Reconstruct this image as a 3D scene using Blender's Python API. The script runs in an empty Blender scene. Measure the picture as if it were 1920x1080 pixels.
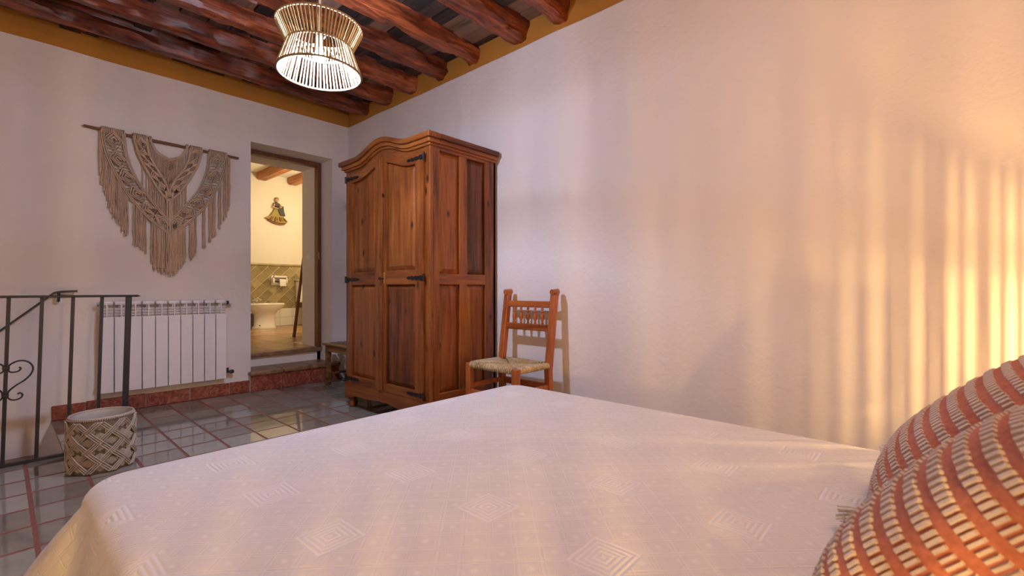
import bpy, bmesh, math, random
from mathutils import Vector, Matrix, noise
random.seed(7)
PI = math.pi
S = bpy.context.scene
COL = S.collection

# ------------------------------------------------------------------ camera
YAW = math.radians(42.13)
cam_d = bpy.data.cameras.new('camera')
cam_d.sensor_width = 36.0
cam_d.lens = 870.0 / 1920.0 * 36.0
cam_d.shift_y = 3.0 / 1920.0
cam_d.clip_start = 0.02
cam_d.dof.use_dof = True
cam_d.dof.focus_distance = 3.0
cam_d.dof.aperture_fstop = 5.6
cam = bpy.data.objects.new('camera', cam_d)
COL.objects.link(cam)
cam.location = (0, 0, 0.95)
cam.rotation_euler = (PI / 2, 0, YAW - PI / 2)
S.camera = cam

# ------------------------------------------------------------------ world, exposure
w = bpy.data.worlds.new('world'); S.world = w; w.use_nodes = True
w.node_tree.nodes['Background'].inputs[0].default_value = (0.55, 0.62, 0.8, 1)
w.node_tree.nodes['Background'].inputs[1].default_value = 0.3
S.view_settings.view_transform = 'Standard'
S.view_settings.look = 'None'
S.view_settings.gamma = 1.0
S.view_settings.use_curve_mapping = False
S.view_settings.exposure = 0.45

PENDANT_W, PENDANT_C = 72.0, (0.57, 0.68, 1.0)
LAMP_W, LAMP_C = 24.0, (1.0, 0.62, 0.22)
FILL_W, FILL_C = 26.0, (1.0, 0.62, 0.34)  # added fill light behind the camera, warms the walls
LAMP2_W = 52.0
BATH_W, BATH_C = 42.0, (1.0, 0.78, 0.44)

# bathroom ceiling lamp
bl = bpy.data.lights.new('bathroom_light', 'POINT')
bl.energy = BATH_W; bl.color = BATH_C; bl.shadow_soft_size = 0.12
blo = bpy.data.objects.new('bathroom_light', bl); COL.objects.link(blo)
blo.location = (3.35, 6.9, 2.35)

# ------------------------------------------------------------------ material helpers
def srgb(r, g, b):
    def c(v):
        v /= 255.0
        return v / 12.92 if v <= 0.04045 else ((v + 0.055) / 1.055) ** 2.4
    return (c(r), c(g), c(b), 1)

class NT:
    def __init__(s, name):
        s.m = bpy.data.materials.new(name); s.m.use_nodes = True
        s.t = s.m.node_tree; s.b = s.t.nodes['Principled BSDF']
    def n(s, typ, **kw):
        nd = s.t.nodes.new(typ)
        for k, v in kw.items():
            if k.startswith('i_'):
                key = k[2:]
                key = int(key) if key.isdigit() else key.replace('_', ' ')
                s.put(nd.inputs[key], v)
            else:
                setattr(nd, k, v)
        return nd
    def put(s, inp, v):
        if hasattr(v, 'is_output') and v.is_output: s.t.links.new(v, inp)
        else: inp.default_value = v
    def math(s, op, a, b=None, c=None):
        nd = s.t.nodes.new('ShaderNodeMath'); nd.operation = op
        for i, v in enumerate((a, b, c)):
            if v is not None: s.put(nd.inputs[i], v)
        return nd.outputs[0]
    def ramp(s, fac, stops, interp='LINEAR'):
        nd = s.t.nodes.new('ShaderNodeValToRGB'); r = nd.color_ramp; r.interpolation = interp
        while len(r.elements) < len(stops): r.elements.new(0.5)
        for e, (p, c) in zip(r.elements, stops): e.position = p; e.color = c
        s.put(nd.inputs[0], fac); return nd.outputs[0]
    def mix(s, fac, a, b, blend='MIX'):
        nd = s.t.nodes.new('ShaderNodeMix'); nd.data_type = 'RGBA'; nd.blend_type = blend
        s.put(nd.inputs[0], fac); s.put(nd.inputs[6], a); s.put(nd.inputs[7], b)
        return nd.outputs[2]
    def coords(s, kind='Object', scale=(1, 1, 1), rot=(0, 0, 0), offset=None):
        tc = s.t.nodes.new('ShaderNodeTexCoord')
        mp = s.t.nodes.new('ShaderNodeMapping')
        s.t.links.new(tc.outputs[kind], mp.inputs[0])
        mp.inputs['Scale'].default_value = scale; mp.inputs['Rotation'].default_value = rot
        if offset is not None: s.put(mp.inputs['Location'], offset)
        return mp.outputs[0]
    def noise(s, vec, scale, detail=4, rough=0.55, dist=0.0):
        nd = s.n('ShaderNodeTexNoise'); nd.inputs['Scale'].default_value = scale
        nd.inputs['Detail'].default_value = detail; nd.inputs['Roughness'].default_value = rough
        nd.inputs['Distortion'].default_value = dist
        s.t.links.new(vec, nd.inputs['Vector']); return nd.outputs['Fac']
    def bump(s, h, strength, dist):
        nd = s.n('ShaderNodeBump'); nd.inputs['Strength'].default_value = strength
        nd.inputs['Distance'].default_value = dist
        s.put(nd.inputs['Height'], h); s.t.links.new(nd.outputs[0], s.b.inputs['Normal'])
    def set(s, **kw):
        for k, v in kw.items(): s.put(s.b.inputs[k.replace('_', ' ')], v)
        return s

def simple(name, col, rough=0.5, metal=0.0, nscale=0, namt=0.0, bump=0.0, bscale=60, spec=None):
    t = NT(name); t.set(Roughness=rough, Metallic=metal)
    if spec is not None: t.b.inputs['Specular IOR Level'].default_value = spec
    v = t.coords()
    c2 = tuple(x * (1 - namt) for x in col[:3]) + (1,)
    f = t.noise(v, nscale or 8, 4)
    t.set(Base_Color=t.mix(f, c2, col))
    if bump: t.bump(t.noise(v, bscale, 3), bump, 0.004)
    return t.m

def wood(name, dark, mid, light, axis=2, scale=1.0, rough=0.4, knots=True, rnd=0.6, bump=0.25, streak=0.55):
    t = NT(name)
    st = [9.0, 9.0, 9.0]; st[axis] = 0.7
    oi = t.n('ShaderNodeObjectInfo')
    off = t.n('ShaderNodeCombineXYZ'); r = t.math('MULTIPLY', oi.outputs['Random'], 13.0)
    for i in range(3): t.t.links.new(r, off.inputs[i])
    v = t.coords(scale=[a * scale for a in st], offset=off.outputs[0])
    f1 = t.noise(v, 2.2, 5, 0.6, 0.6)
    f2 = t.noise(v, 9.0, 4, 0.6, 0.2)
    f = t.math('ADD', t.math('MULTIPLY', f1, 0.75), t.math('MULTIPLY', f2, 0.25))
    f = t.math('ADD', f, t.math('MULTIPLY', t.math('SUBTRACT', oi.outputs['Random'], 0.5), 0.22 * rnd))
    c = t.ramp(f, [(0.30, dark), (0.5, mid), (0.70, light)])
    if knots:
        kt = [3.2, 3.2, 3.2]; kt[axis] = 1.7
        kv = t.coords(scale=kt, offset=off.outputs[0])
        vo = t.n('ShaderNodeTexVoronoi'); vo.inputs['Scale'].default_value = 2.3 * scale
        t.t.links.new(kv, vo.inputs['Vector'])
        kk = t.ramp(vo.outputs['Distance'], [(0.05, (0, 0, 0, 1)), (0.15, (1, 1, 1, 1))])
        c = t.mix(kk, tuple(x * 0.25 for x in dark[:3]) + (1,), c)
    t.set(Base_Color=c, Roughness=rough)
    t.bump(f, bump, 0.004)
    return t.m

def plaster(name, col, b=0.35):
    t = NT(name); v = t.coords()
    n1 = t.noise(v, 2.2, 6, 0.6); n2 = t.noise(v, 14, 5, 0.6, 0.6); n3 = t.noise(v, 0.9, 3)
    dk = tuple(x * 0.93 for x in col[:3]) + (1,)
    t.set(Base_Color=t.mix(n3, dk, col), Roughness=0.85)
    t.b.inputs['Specular IOR Level'].default_value = 0.2
    h = t.math('ADD', t.math('MULTIPLY', n1, 1.0), t.math('MULTIPLY', n2, 0.28))
    t.bump(h, b, 0.03)
    return t.m

def fabric_cord(name, col, scale=160, axis=2):
    t = NT(name); v = t.coords()
    f = t.noise(v, scale, 2); g = t.noise(v, 7, 3)
    dk = tuple(x * 0.62 for x in col[:3]) + (1,)
    t.set(Base_Color=t.mix(t.math('ADD', t.math('MULTIPLY', f, 0.6), t.math('MULTIPLY', g, 0.4)), dk, col), Roughness=0.9)
    t.b.inputs['Specular IOR Level'].default_value = 0.15
    t.bump(f, 0.4, 0.002)
    return t.m

M = {}
M['plaster'] = plaster('white_plaster', (0.80, 0.735, 0.69, 1))
M['bath_plaster'] = plaster('bath_plaster', (0.82, 0.78, 0.70, 1), 0.15)
M['ochre'] = plaster('ochre_paint', (0.50, 0.215, 0.035, 1), 0.2)
M['beam'] = wood('beam_wood', (0.016, 0.005, 0.003, 1), (0.19, 0.038, 0.012, 1), (0.50, 0.135, 0.040, 1), axis=0, scale=1.3, rough=0.42, knots=False, bump=1.0)
M['plank'] = wood('ceiling_plank', (0.022, 0.014, 0.011, 1), (0.085, 0.042, 0.026, 1), (0.20, 0.105, 0.06, 1), axis=1, rough=0.6, knots=False, rnd=2.8, bump=0.6)
WD = ((0.05, 0.011, 0.002, 1), (0.215, 0.055, 0.008, 1), (0.36, 0.115, 0.018, 1))
M['ward_z'] = wood('wardrobe_wood_upright', *WD, axis=2, rough=0.34)
M['ward_y'] = wood('wardrobe_wood_cross', *WD, axis=1, rough=0.34, knots=False)
M['ward_x'] = wood('wardrobe_wood_side_cross', *WD, axis=0, rough=0.34, knots=False)
WP = ((0.045, 0.010, 0.002, 1), (0.18, 0.045, 0.007, 1), (0.33, 0.098, 0.016, 1))
M['ward_panel'] = wood('wardrobe_panel_wood', *WP, axis=2, rough=0.36, rnd=1.0)
CH = ((0.20, 0.045, 0.010, 1), (0.40, 0.105, 0.022, 1), (0.52, 0.16, 0.04, 1))
M['chair_z'] = wood('chair_wood_upright', *CH, axis=2, rough=0.35, knots=False)
M['chair_y'] = wood('chair_wood_cross', *CH, axis=1, rough=0.35, knots=False)
BN = ((0.05, 0.02, 0.006, 1), (0.20, 0.09, 0.028, 1), (0.34, 0.18, 0.06, 1))
M['bench'] = wood('bench_wood', *BN, axis=1, rough=0.4, knots=False)
M['frame'] = wood('door_frame_wood', (0.035, 0.010, 0.004, 1), (0.12, 0.034, 0.011, 1), (0.19, 0.062, 0.020, 1), axis=2, rough=0.45, knots=False)
M['bbeam'] = wood('bath_beam_wood', (0.20, 0.06, 0.015, 1), (0.45, 0.16, 0.04, 1), (0.60, 0.28, 0.09, 1), axis=1, rough=0.5)
M['iron'] = simple('wrought_iron', (0.030, 0.030, 0.033, 1), 0.42, 0.3, 20, 0.3)
M['hinge'] = simple('black_hinge_iron', (0.012, 0.010, 0.010, 1), 0.5, 0.3)
M['brass'] = simple('brass', (0.55, 0.36, 0.12, 1), 0.35, 0.9)
M['chrome'] = simple('chrome', (0.6, 0.6, 0.6, 1), 0.12, 1.0)
M['enamel'] = simple('radiator_enamel', (0.80, 0.76, 0.76, 1), 0.35, 0, 3, 0.03)
M['porcelain'] = simple('porcelain', (0.85, 0.82, 0.76, 1), 0.12, 0, 3, 0.02)
M['plastic'] = simple('white_plastic', (0.8, 0.78, 0.74, 1), 0.35)
M['paper'] = simple('toilet_paper', (0.85, 0.83, 0.8, 1), 0.9)
M['black'] = simple('black_plastic', (0.02, 0.02, 0.02, 1), 0.4)
M['greybox'] = simple('grey_brown_plastic', (0.22, 0.17, 0.12, 1), 0.5)
M['macrame'] = fabric_cord('macrame_cord', (0.70, 0.50, 0.35, 1))
M['basketcord'] = fabric_cord('basket_cord', (0.56, 0.47, 0.39, 1), 260)
M['basketcloth'] = fabric_cord('basket_lining', (0.62, 0.58, 0.53, 1), 90)
M['basketbase'] = fabric_cord('basket_backing', (0.24, 0.175, 0.12, 1), 200)
M['jute'] = fabric_cord('jute_cord', (0.50, 0.37, 0.20, 1), 300)
M['jute_ring'] = fabric_cord('jute_ring', (0.33, 0.24, 0.15, 1), 300)
M['rod'] = simple('macrame_rod_wood', (0.22, 0.09, 0.035, 1), 0.6, 0, 30, 0.4)
M['tassel'] = fabric_cord('tassel_yarn', (0.78, 0.70, 0.62, 1), 200)
M['grout'] = simple('floor_grout', (0.30, 0.105, 0.078, 1), 0.6, 0, 20, 0.35)
M['cable'] = simple('lamp_cable', (0.7, 0.65, 0.58, 1), 0.5)
M['skirtgrout'] = simple('skirting_grout', (0.62, 0.50, 0.40, 1), 0.8)

def mk_tile():
    t = NT('grey_glazed_tile'); oi = t.n('ShaderNodeObjectInfo')
    v = t.coords(kind='Object', offset=None)
    f = t.noise(v, 9, 4, 0.6)
    a = t.math('ADD', t.math('MULTIPLY', oi.outputs['Random'], 0.6), t.math('MULTIPLY', f, 0.4))
    c = t.ramp(a, [(0.2, (0.20, 0.172, 0.132, 1)), (0.5, (0.28, 0.258, 0.208, 1)), (0.8, (0.35, 0.332, 0.275, 1))])
    t.set(Base_Color=c, Roughness=0.06)
    t.b.inputs['Specular IOR Level'].default_value = 0.85
    t.bump(t.noise(v, 5, 2), 0.05, 0.005)
    return t.m
M['tile'] = mk_tile()
def mk_marble():
    t = NT('red_marble_skirting'); oi = t.n('ShaderNodeObjectInfo')
    off = t.n('ShaderNodeCombineXYZ'); r = t.math('MULTIPLY', oi.outputs['Random'], 9.0)
    t.t.links.new(r, off.inputs[0])
    v = t.coords(offset=off.outputs[0])
    f = t.noise(v, 22, 6, 0.65, 1.6)
    c = t.ramp(f, [(0.3, (0.11, 0.028, 0.020, 1)), (0.5, (0.27, 0.068, 0.040, 1)), (0.62, (0.38, 0.12, 0.07, 1)), (0.75, (0.50, 0.24, 0.16, 1))])
    t.set(Base_Color=c, Roughness=0.25); return t.m
M['marble'] = mk_marble()
def mk_step():
    t = NT('step_terracotta'); v = t.coords()
    f = t.noise(v, 12, 5, 0.6, 0.5)
    t.set(Base_Color=t.ramp(f, [(0.3, (0.13, 0.065, 0.032, 1)), (0.7, (0.34, 0.19, 0.095, 1))]), Roughness=0.35); return t.m
M['step'] = mk_step()
def mk_btile():
    t = NT('ochre_glazed_wall_tile'); oi = t.n('ShaderNodeObjectInfo'); v = t.coords()
    f = t.noise(v, 7, 3)
    a = t.math('ADD', t.math('MULTIPLY', oi.outputs['Random'], 0.35), t.math('MULTIPLY', f, 0.65))
    t.set(Base_Color=t.ramp(a, [(0.25, (0.19, 0.14, 0.05, 1)), (0.5, (0.33, 0.26, 0.12, 1)), (0.75, (0.47, 0.38, 0.20, 1))]), Roughness=0.2); return t.m
M['btile'] = mk_btile()
M['bgrout'] = simple('bath_grout', (0.74, 0.68, 0.54, 1), 0.7)
def mk_bfloor():
    t = NT('bath_floor_tile'); oi = t.n('ShaderNodeObjectInfo'); v = t.coords()
    f = t.noise(v, 8, 4)
    a = t.math('ADD', t.math('MULTIPLY', oi.outputs['Random'], 0.4), t.math('MULTIPLY', f, 0.6))
    t.set(Base_Color=t.ramp(a, [(0.25, (0.30, 0.15, 0.05, 1)), (0.75, (0.55, 0.33, 0.14, 1))]), Roughness=0.22)
    t.bump(f, 0.15, 0.01); return t.m
M['bfloor'] = mk_bfloor()
def mk_rush():
    t = NT('rush_straw'); v = t.coords(scale=(1, 1, 1))
    f = t.noise(v, 45, 4, 0.6); g = t.noise(v, 9, 3)
    a = t.math('ADD', t.math('MULTIPLY', f, 0.6), t.math('MULTIPLY', g, 0.4))
    t.set(Base_Color=t.ramp(a, [(0.3, (0.22, 0.14, 0.06, 1)), (0.5, (0.50, 0.36, 0.18, 1)), (0.7, (0.72, 0.57, 0.36, 1))]), Roughness=0.7); return t.m
M['rush'] = mk_rush()

def mk_spread():
    t = NT('white_matelasse_bedspread')
    tc = t.n('ShaderNodeTexCoord'); sx = t.n('ShaderNodeSeparateXYZ')
    t.t.links.new(tc.outputs['UV'], sx.inputs[0])
    u, v = sx.outputs[0], sx.outputs[1]
    p = 0.045
    a = t.math('DIVIDE', t.math('ADD', u, v), p * 1.41421)
    b = t.math('DIVIDE', t.math('SUBTRACT', u, v), p * 1.41421)
    def cell(x): return t.math('SUBTRACT', t.math('FRACT', x), 0.5)          # -0.5..0.5
    ca, cb = cell(a), cell(b)
    def line(c):                                                              # two raised threads on each cell border
        e = t.math('SUBTRACT', 0.5, t.math('ABSOLUTE', c))                    # 0 on the border
        d = t.math('ABSOLUTE', t.math('SUBTRACT', e, 0.075))
        return t.math('MAXIMUM', t.math('SUBTRACT', 1.0, t.math('DIVIDE', d, 0.055)), 0.0)
    la = line(ca); lb = t.math('MULTIPLY', line(cb), 0.55)
    lines = t.math('MAXIMUM', la, lb)
    r = t.math('SQRT', t.math('ADD', t.math('MULTIPLY', ca, ca), t.math('MULTIPLY', cb, cb)))
    tuft = t.math('MAXIMUM', t.math('SUBTRACT', 1.0, t.math('DIVIDE', r, 0.2)), 0.0)
    fa = t.math('FLOOR', a); fb = t.math('FLOOR', b)
    par = t.math('MODULO', t.math('ABSOLUTE', t.math('ADD', fa, fb)), 2.0)
    tuft = t.math('MULTIPLY', tuft, t.math('MULTIPLY', par, 1.0))
    weave = t.math('MULTIPLY', t.math('SINE', t.math('MULTIPLY', u, 1150.0)), t.math('SINE', t.math('MULTIPLY', v, 1150.0)))
    weave = t.math('MULTIPLY', weave, 0.22)
    base = t.math('ADD', t.math('MAXIMUM', lines, tuft), weave)
    # concentric squares
    q = 0.27
    mu = t.math('ABSOLUTE', t.math('MULTIPLY', t.math('SUBTRACT', t.math('FRACT', t.math('DIVIDE', u, q)), 0.5), q))
    fl = t.math('MODULO', t.math('ABSOLUTE', t.math('FLOOR', t.math('DIVIDE', u, q))), 2.0)
    mv = t.math('ABSOLUTE', t.math('MULTIPLY', t.math('SUBTRACT', t.math('FRACT', t.math('ADD', t.math('DIVIDE', v, q), t.math('MULTIPLY', fl, 0.5))), 0.5), q))
    mm = t.math('MAXIMUM', mu, mv)
    rings = t.math('ADD', 0.5, t.math('MULTIPLY', t.math('SINE', t.math('MULTIPLY', mm, 620.0)), 0.5))
    inside = t.math('LESS_THAN', mm, 0.048)
    h = t.math('ADD', t.math('MULTIPLY', rings, inside), t.math('MULTIPLY', base, t.math('SUBTRACT', 1.0, inside)))
    vec = t.coords()
    big = t.noise(vec, 6, 3)
    h2 = t.math('ADD', h, t.math('MULTIPLY', big, 1.2))
    t.set(Base_Color=t.mix(t.math('MINIMUM', h, 1.0), (0.70, 0.67, 0.665, 1), (0.80, 0.775, 0.77, 1)), Roughness=0.9)
    t.b.inputs['Specular IOR Level'].default_value = 0.15
    t.b.inputs['Sheen Weight'].default_value = 0.15
    t.bump(h2, 0.6, 0.003)
    return t.m
M['spread'] = mk_spread()
def mk_coral():
    t = NT('coral_woven_cotton'); v = t.coords()
    f = t.noise(v, 120, 2); g = t.noise(v, 14, 3)
    a = t.math('ADD', t.math('MULTIPLY', f, 0.5), t.math('MULTIPLY', g, 0.5))
    t.set(Base_Color=t.ramp(a, [(0.3, (0.34, 0.105, 0.066, 1)), (0.7, (0.52, 0.19, 0.125, 1))]), Roughness=0.9)
    t.b.inputs['Specular IOR Level'].default_value = 0.15
    t.bump(f, 0.5, 0.003); return t.m
M['coral'] = mk_coral()
M['stitch'] = fabric_cord('white_cushion_yarn', (0.72, 0.60, 0.52, 1), 250)
def emit(name, col, power, area):
    t = NT(name); t.set(Base_Color=(0.8, 0.8, 0.8, 1))
    t.b.inputs['Emission Color'].default_value = (*col, 1)
    t.b.inputs['Emission Strength'].default_value = power / (PI * area)
    return t.m

# ------------------------------------------------------------------ mesh helpers
def wloc(o):
    v = Vector((0, 0, 0))
    while o is not None: v += o.location; o = o.parent
    return v

class MB:
    def __init__(s): s.v = []; s.f = []
    def add(s, vs, fs):
        o = len(s.v); s.v.extend([tuple(x) for x in vs]); s.f.extend([tuple(i + o for i in f) for f in fs]); return s
    def box(s, x0, x1, y0, y1, z0, z1, bev=0.0, seg=1):
        if bev <= 0:
            vs = [(x, y, z) for z in (z0, z1) for y in (y0, y1) for x in (x0, x1)]
            return s.add(vs, [(0, 2, 3, 1), (4, 5, 7, 6), (0, 1, 5, 4), (2, 6, 7, 3), (0, 4, 6, 2), (1, 3, 7, 5)])
        bm = bmesh.new(); bmesh.ops.create_cube(bm, size=1)
        for q in bm.verts: q.co = Vector(((x0 + x1) / 2 + q.co.x * (x1 - x0), (y0 + y1) / 2 + q.co.y * (y1 - y0), (z0 + z1) / 2 + q.co.z * (z1 - z0)))
        bmesh.ops.bevel(bm, geom=bm.edges[:], offset=bev, segments=seg, affect='EDGES', profile=0.5)
        return s.bm(bm)
    def bm(s, bm):
        bm.verts.index_update()
        s.add([q.co[:] for q in bm.verts], [[l.index for l in f.verts] for f in bm.faces]); bm.free(); return s
    def tube(s, pts, r, n=8, cap=True, up=None, flat=1.0):
        pts = [Vector(p) for p in pts]; rs = r if isinstance(r, (list, tuple)) else [r] * len(pts)
        vs = []; prev = None
        for i, p in enumerate(pts):
            t = (pts[min(i + 1, len(pts) - 1)] - pts[max(i - 1, 0)])
            t = t.normalized() if t.length > 1e-9 else Vector((0, 0, 1))
            if prev is None:
                a = Vector(up) if up else (Vector((0, 0, 1)) if abs(t.z) < 0.9 else Vector((1, 0, 0)))
            else: a = prev
            x = (a - t * a.dot(t)).normalized(); y = t.cross(x); prev = x
            for k in range(n):
                an = 2 * PI * k / n + (PI / n if n == 4 else 0)
                vs.append(p + x * math.cos(an) * rs[i] + y * math.sin(an) * rs[i] * flat)
        fs = [(i * n + k, i * n + (k + 1) % n, (i + 1) * n + (k + 1) % n, (i + 1) * n + k) for i in range(len(pts) - 1) for k in range(n)]
        if cap: fs += [tuple(range(n - 1, -1, -1)), tuple((len(pts) - 1) * n + k for k in range(n))]
        return s.add(vs, fs)
    def lathe(s, prof, c, n=24, axis='z', sx=1.0, sy=1.0, cap=True):
        vs = []
        for r, z in prof:
            for k in range(n):
                a = 2 * PI * k / n
                p = (r * math.cos(a) * sx, r * math.sin(a) * sy, z)
                if axis == 'y': p = (p[0], p[2], p[1])
                if axis == 'x': p = (p[2], p[0], p[1])
                vs.append((c[0] + p[0], c[1] + p[1], c[2] + p[2]))
        m = len(prof)
        fs = [(i * n + k, i * n + (k + 1) % n, (i + 1) * n + (k + 1) % n, (i + 1) * n + k) for i in range(m - 1) for k in range(n)]
        if cap and prof[0][0] > 1e-5: fs.append(tuple(range(n - 1, -1, -1)))
        if cap and prof[-1][0] > 1e-5: fs.append(tuple((m - 1) * n + k for k in range(n)))
        return s.add(vs, fs)
    def prism(s, poly, a0, a1, axis='x'):
        n = len(poly); vs = []
        for a in (a0, a1):
            for p, q in poly:
                vs.append({'x': (a, p, q), 'y': (p, a, q), 'z': (p, q, a)}[axis])
        return s.add(vs, [tuple(range(n - 1, -1, -1)), tuple(range(n, 2 * n))] + [(i, (i + 1) % n, n + (i + 1) % n, n + i) for i in range(n)])
    def strip(s, lo, hi, a0, a1, axis='x'):
        """solid between two polylines lo/hi (lists of 2D points, same length), thick from a0 to a1"""
        n = len(lo); vs = []
        for a in (a0, a1):
            for p, q in list(lo) + list(hi):
                vs.append({'x': (a, p, q), 'y': (p, a, q), 'z': (p, q, a)}[axis])
        m = 2 * n; fs = []
        for i in range(n - 1):
            fs += [(i, i + 1, n + i + 1, n + i), (m + i, m + n + i, m + n + i + 1, m + i + 1),
                   (i, m + i, m + i + 1, i + 1), (n + i, n + i + 1, m + n + i + 1, m + n + i)]
        fs += [(0, n, m + n, m), (n - 1, m + n - 1, m + 2 * n - 1, 2 * n - 1)]
        return s.add(vs, fs)
    def build(s, name, mat, parent=None, smooth=None, bevel=0.0, weld=False, recalc=True):
        off = wloc(parent)
        me = bpy.data.meshes.new(name)
        me.from_pydata([(x - off.x, y - off.y, z - off.z) for x, y, z in s.v], [], s.f)
        bm = bmesh.new(); bm.from_mesh(me)
        if weld: bmesh.ops.remove_doubles(bm, verts=bm.verts[:], dist=1e-5)
        if recalc: bmesh.ops.recalc_face_normals(bm, faces=bm.faces[:])
        bm.to_mesh(me); bm.free()
        if smooth is not None:
            for p in me.polygons: p.use_smooth = True
            me.set_sharp_from_angle(angle=math.radians(smooth))
        me.materials.append(M[mat] if isinstance(mat, str) else mat)
        o = bpy.data.objects.new(name, me); COL.objects.link(o); o.parent = parent
        if bevel:
            bv = o.modifiers.new('bevel', 'BEVEL'); bv.width = bevel; bv.segments = 2; bv.limit_method = 'ANGLE'
        return o

def thing(name, loc, label, cat, group=None):
    o = bpy.data.objects.new(name, None); COL.objects.link(o); o.location = loc; o.empty_display_size = 0.05
    o['label'] = label; o['category'] = cat
    if group: o['group'] = group
    return o
def tag(o, label, cat, group=None):
    o['label'] = label; o['category'] = cat
    if group: o['group'] = group
    return o
def struct(o, label=None):
    o['kind'] = 'structure'
    if label: o['label'] = label
    return o
def piece(name, me, parent, loc, rot=(0, 0, 0), scale=None):
    o = bpy.data.objects.new(name, me); COL.objects.link(o); o.parent = parent
    o.location = Vector(loc) - wloc(parent); o.rotation_euler = rot
    if scale: o.scale = scale
    return o
def centred(mb, name, mat, smooth=None):
    """mesh data only, for sharing between pieces"""
    o = mb.build(name, mat, None, smooth); me = o.data; bpy.data.objects.remove(o); return me
def dup(root, loc, label, group=None):
    r = root.copy(); COL.objects.link(r); r.location = loc; r['label'] = label
    if group: r['group'] = group
    for ch in root.children:
        c = ch.copy(); COL.objects.link(c); c.parent = r
        for g in ch.children:
            d = g.copy(); COL.objects.link(d); d.parent = c
    return r
def lerp(a, b, t): return a + (b - a) * t

# ================================================================== ROOM SHELL
XR, YF, XL, YB = 2.55, 4.72, -1.25, -0.80
ZP, ZC = 2.715, 2.885          # plaster top, ceiling boards
DX0, DX1, DZ = 1.578, 2.373, 2.335
FZ = 0.325                     # bathroom floor

def wavy(a0, a1, n, z, seed):
    return [(lerp(a0, a1, i / n), z + 0.007 * noise.noise(Vector((lerp(a0, a1, i / n) * 2.3, seed, 0)))) for i in range(n + 1)]

# ---- far wall
mb = MB()
top = wavy(XL, DX0, 60, ZP, 1.0); mb.strip([(x, -2.0) for x, z in top], top, YF, 5.36, 'y')
top2 = wavy(DX0, DX1, 16, ZP, 1.0); top2[0] = top[-1]; mb.strip([(x, DZ) for x, z in top2], top2, YF, 4.99, 'y')
top3 = wavy(DX1, XR + 0.2, 8, ZP, 1.0); top3[0] = top2[-1]; mb.strip([(x, -0.2) for x, z in top3], top3, YF, 4.99, 'y')
mb.box(2.335, 2.75, 4.99, 5.36, -0.2, 2.9)
mb.box(DX0, 2.335, 4.99, 5.36, 2.30, 2.9)
mb.box(DX0, DX1, 4.99, 5.36, -0.2, FZ - 0.04)
wall_far = struct(mb.build('wall_far', 'plaster', None, smooth=35), 'white plastered far wall with the bathroom doorway')
MB().box(XL, XR + 0.1, YF + 0.014, YF + 0.2, ZP - 0.05, 3.1).build('ochre_band', 'ochre', wall_far)

# ---- right wall
mb = MB()
top = wavy(YB - 0.1, YF + 0.02, 90, ZP, 5.0); mb.strip([(y, -0.1) for y, z in top], top, XR, XR + 0.15, 'x')
wall_right = struct(mb.build('wall_right', 'plaster', None, smooth=35, bevel=0.008, weld=True), 'long white plastered wall behind the wardrobe and chair')
MB().box(XR + 0.014, XR + 0.15, YB - 0.1, YF + 0.1, ZP - 0.05, 3.1).build('ochre_band', 'ochre', wall_right)
# ---- walls behind the camera
struct(MB().box(XL - 0.15, XL, YB - 0.15, 5.36, -2.0, 3.1).build('wall_left', 'plaster'), 'plain white plastered left wall')
struct(MB().box(XL - 0.15, XR + 0.15, YB - 0.15, YB, -0.1, 3.1).build('wall_back', 'plaster'), 'plain white plastered wall behind the bed head')

# ---- floor with a stair opening, tiles as pieces
SX, SY = 0.252, 3.68           # stair opening: x < SX, y > SY
mb = MB()
mb.box(XL, XR, YB, SY, -0.2, -0.0008)
mb.box(SX, XR, SY, YF, -0.2, -0.0008)
floor = struct(mb.build('floor', 'grout'), 'glossy grey square floor tiles with reddish grout lines')
TP, TQ, G = 0.21, 0.2236, 0.0072
tile_me = centred(MB().box(-TP / 2 + G, TP / 2 - G, -TQ / 2 + G * 1.25, TQ / 2 - G * 1.25, -0.012, 0.0, 0.0012), 'tile', 'tile')
rest = MB()
x0 = 0.095 - 8 * TP; y0 = 4.47 + TQ
for i in range(24):
    for j in range(28):
        xa, xb = x0 + i * TP, x0 + (i + 1) * TP; yb, ya = y0 - j * TQ, y0 - (j + 1) * TQ
        if xb < XL or xa > XR or yb < YB: continue
        ca, cb_, cc, cd = max(xa, XL), min(xb, XR), max(ya, YB), min(yb, YF - 0.004)
        if ya > SY - 0.03 and xb <= SX + 0.005: continue
        if ya > SY - 0.03 and xa < SX: ca = SX + 0.001
        elif yb > SY and xa < SX: cd = min(cd, SY)
        if cb_ - ca < 0.03 or cd - cc < 0.03: continue
        vis = xa > -0.25 and ya > 1.2
        full = (ca, cb_, cc) == (xa, xb, ya) and abs(cd - yb) < 1e-6
        if vis and full:
            piece('tile', tile_me, floor, ((xa + xb) / 2, (ya + yb) / 2, random.uniform(-0.0006, 0.0006)))
        elif vis:
            MB().box(ca + (G if ca == xa else 0), cb_ - (G if cb_ == xb else 0), cc + G * 1.25, cd - (G * 1.25 if cd == yb else 0), -0.012, 0, 0.0025).build('tile', 'tile', floor)
        else:
            rest.box(ca + G, cb_ - G, cc + G, cd - G, -0.012, 0)
r = rest.build('tiles', 'tile', floor); r['kind'] = 'stuff'

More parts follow.
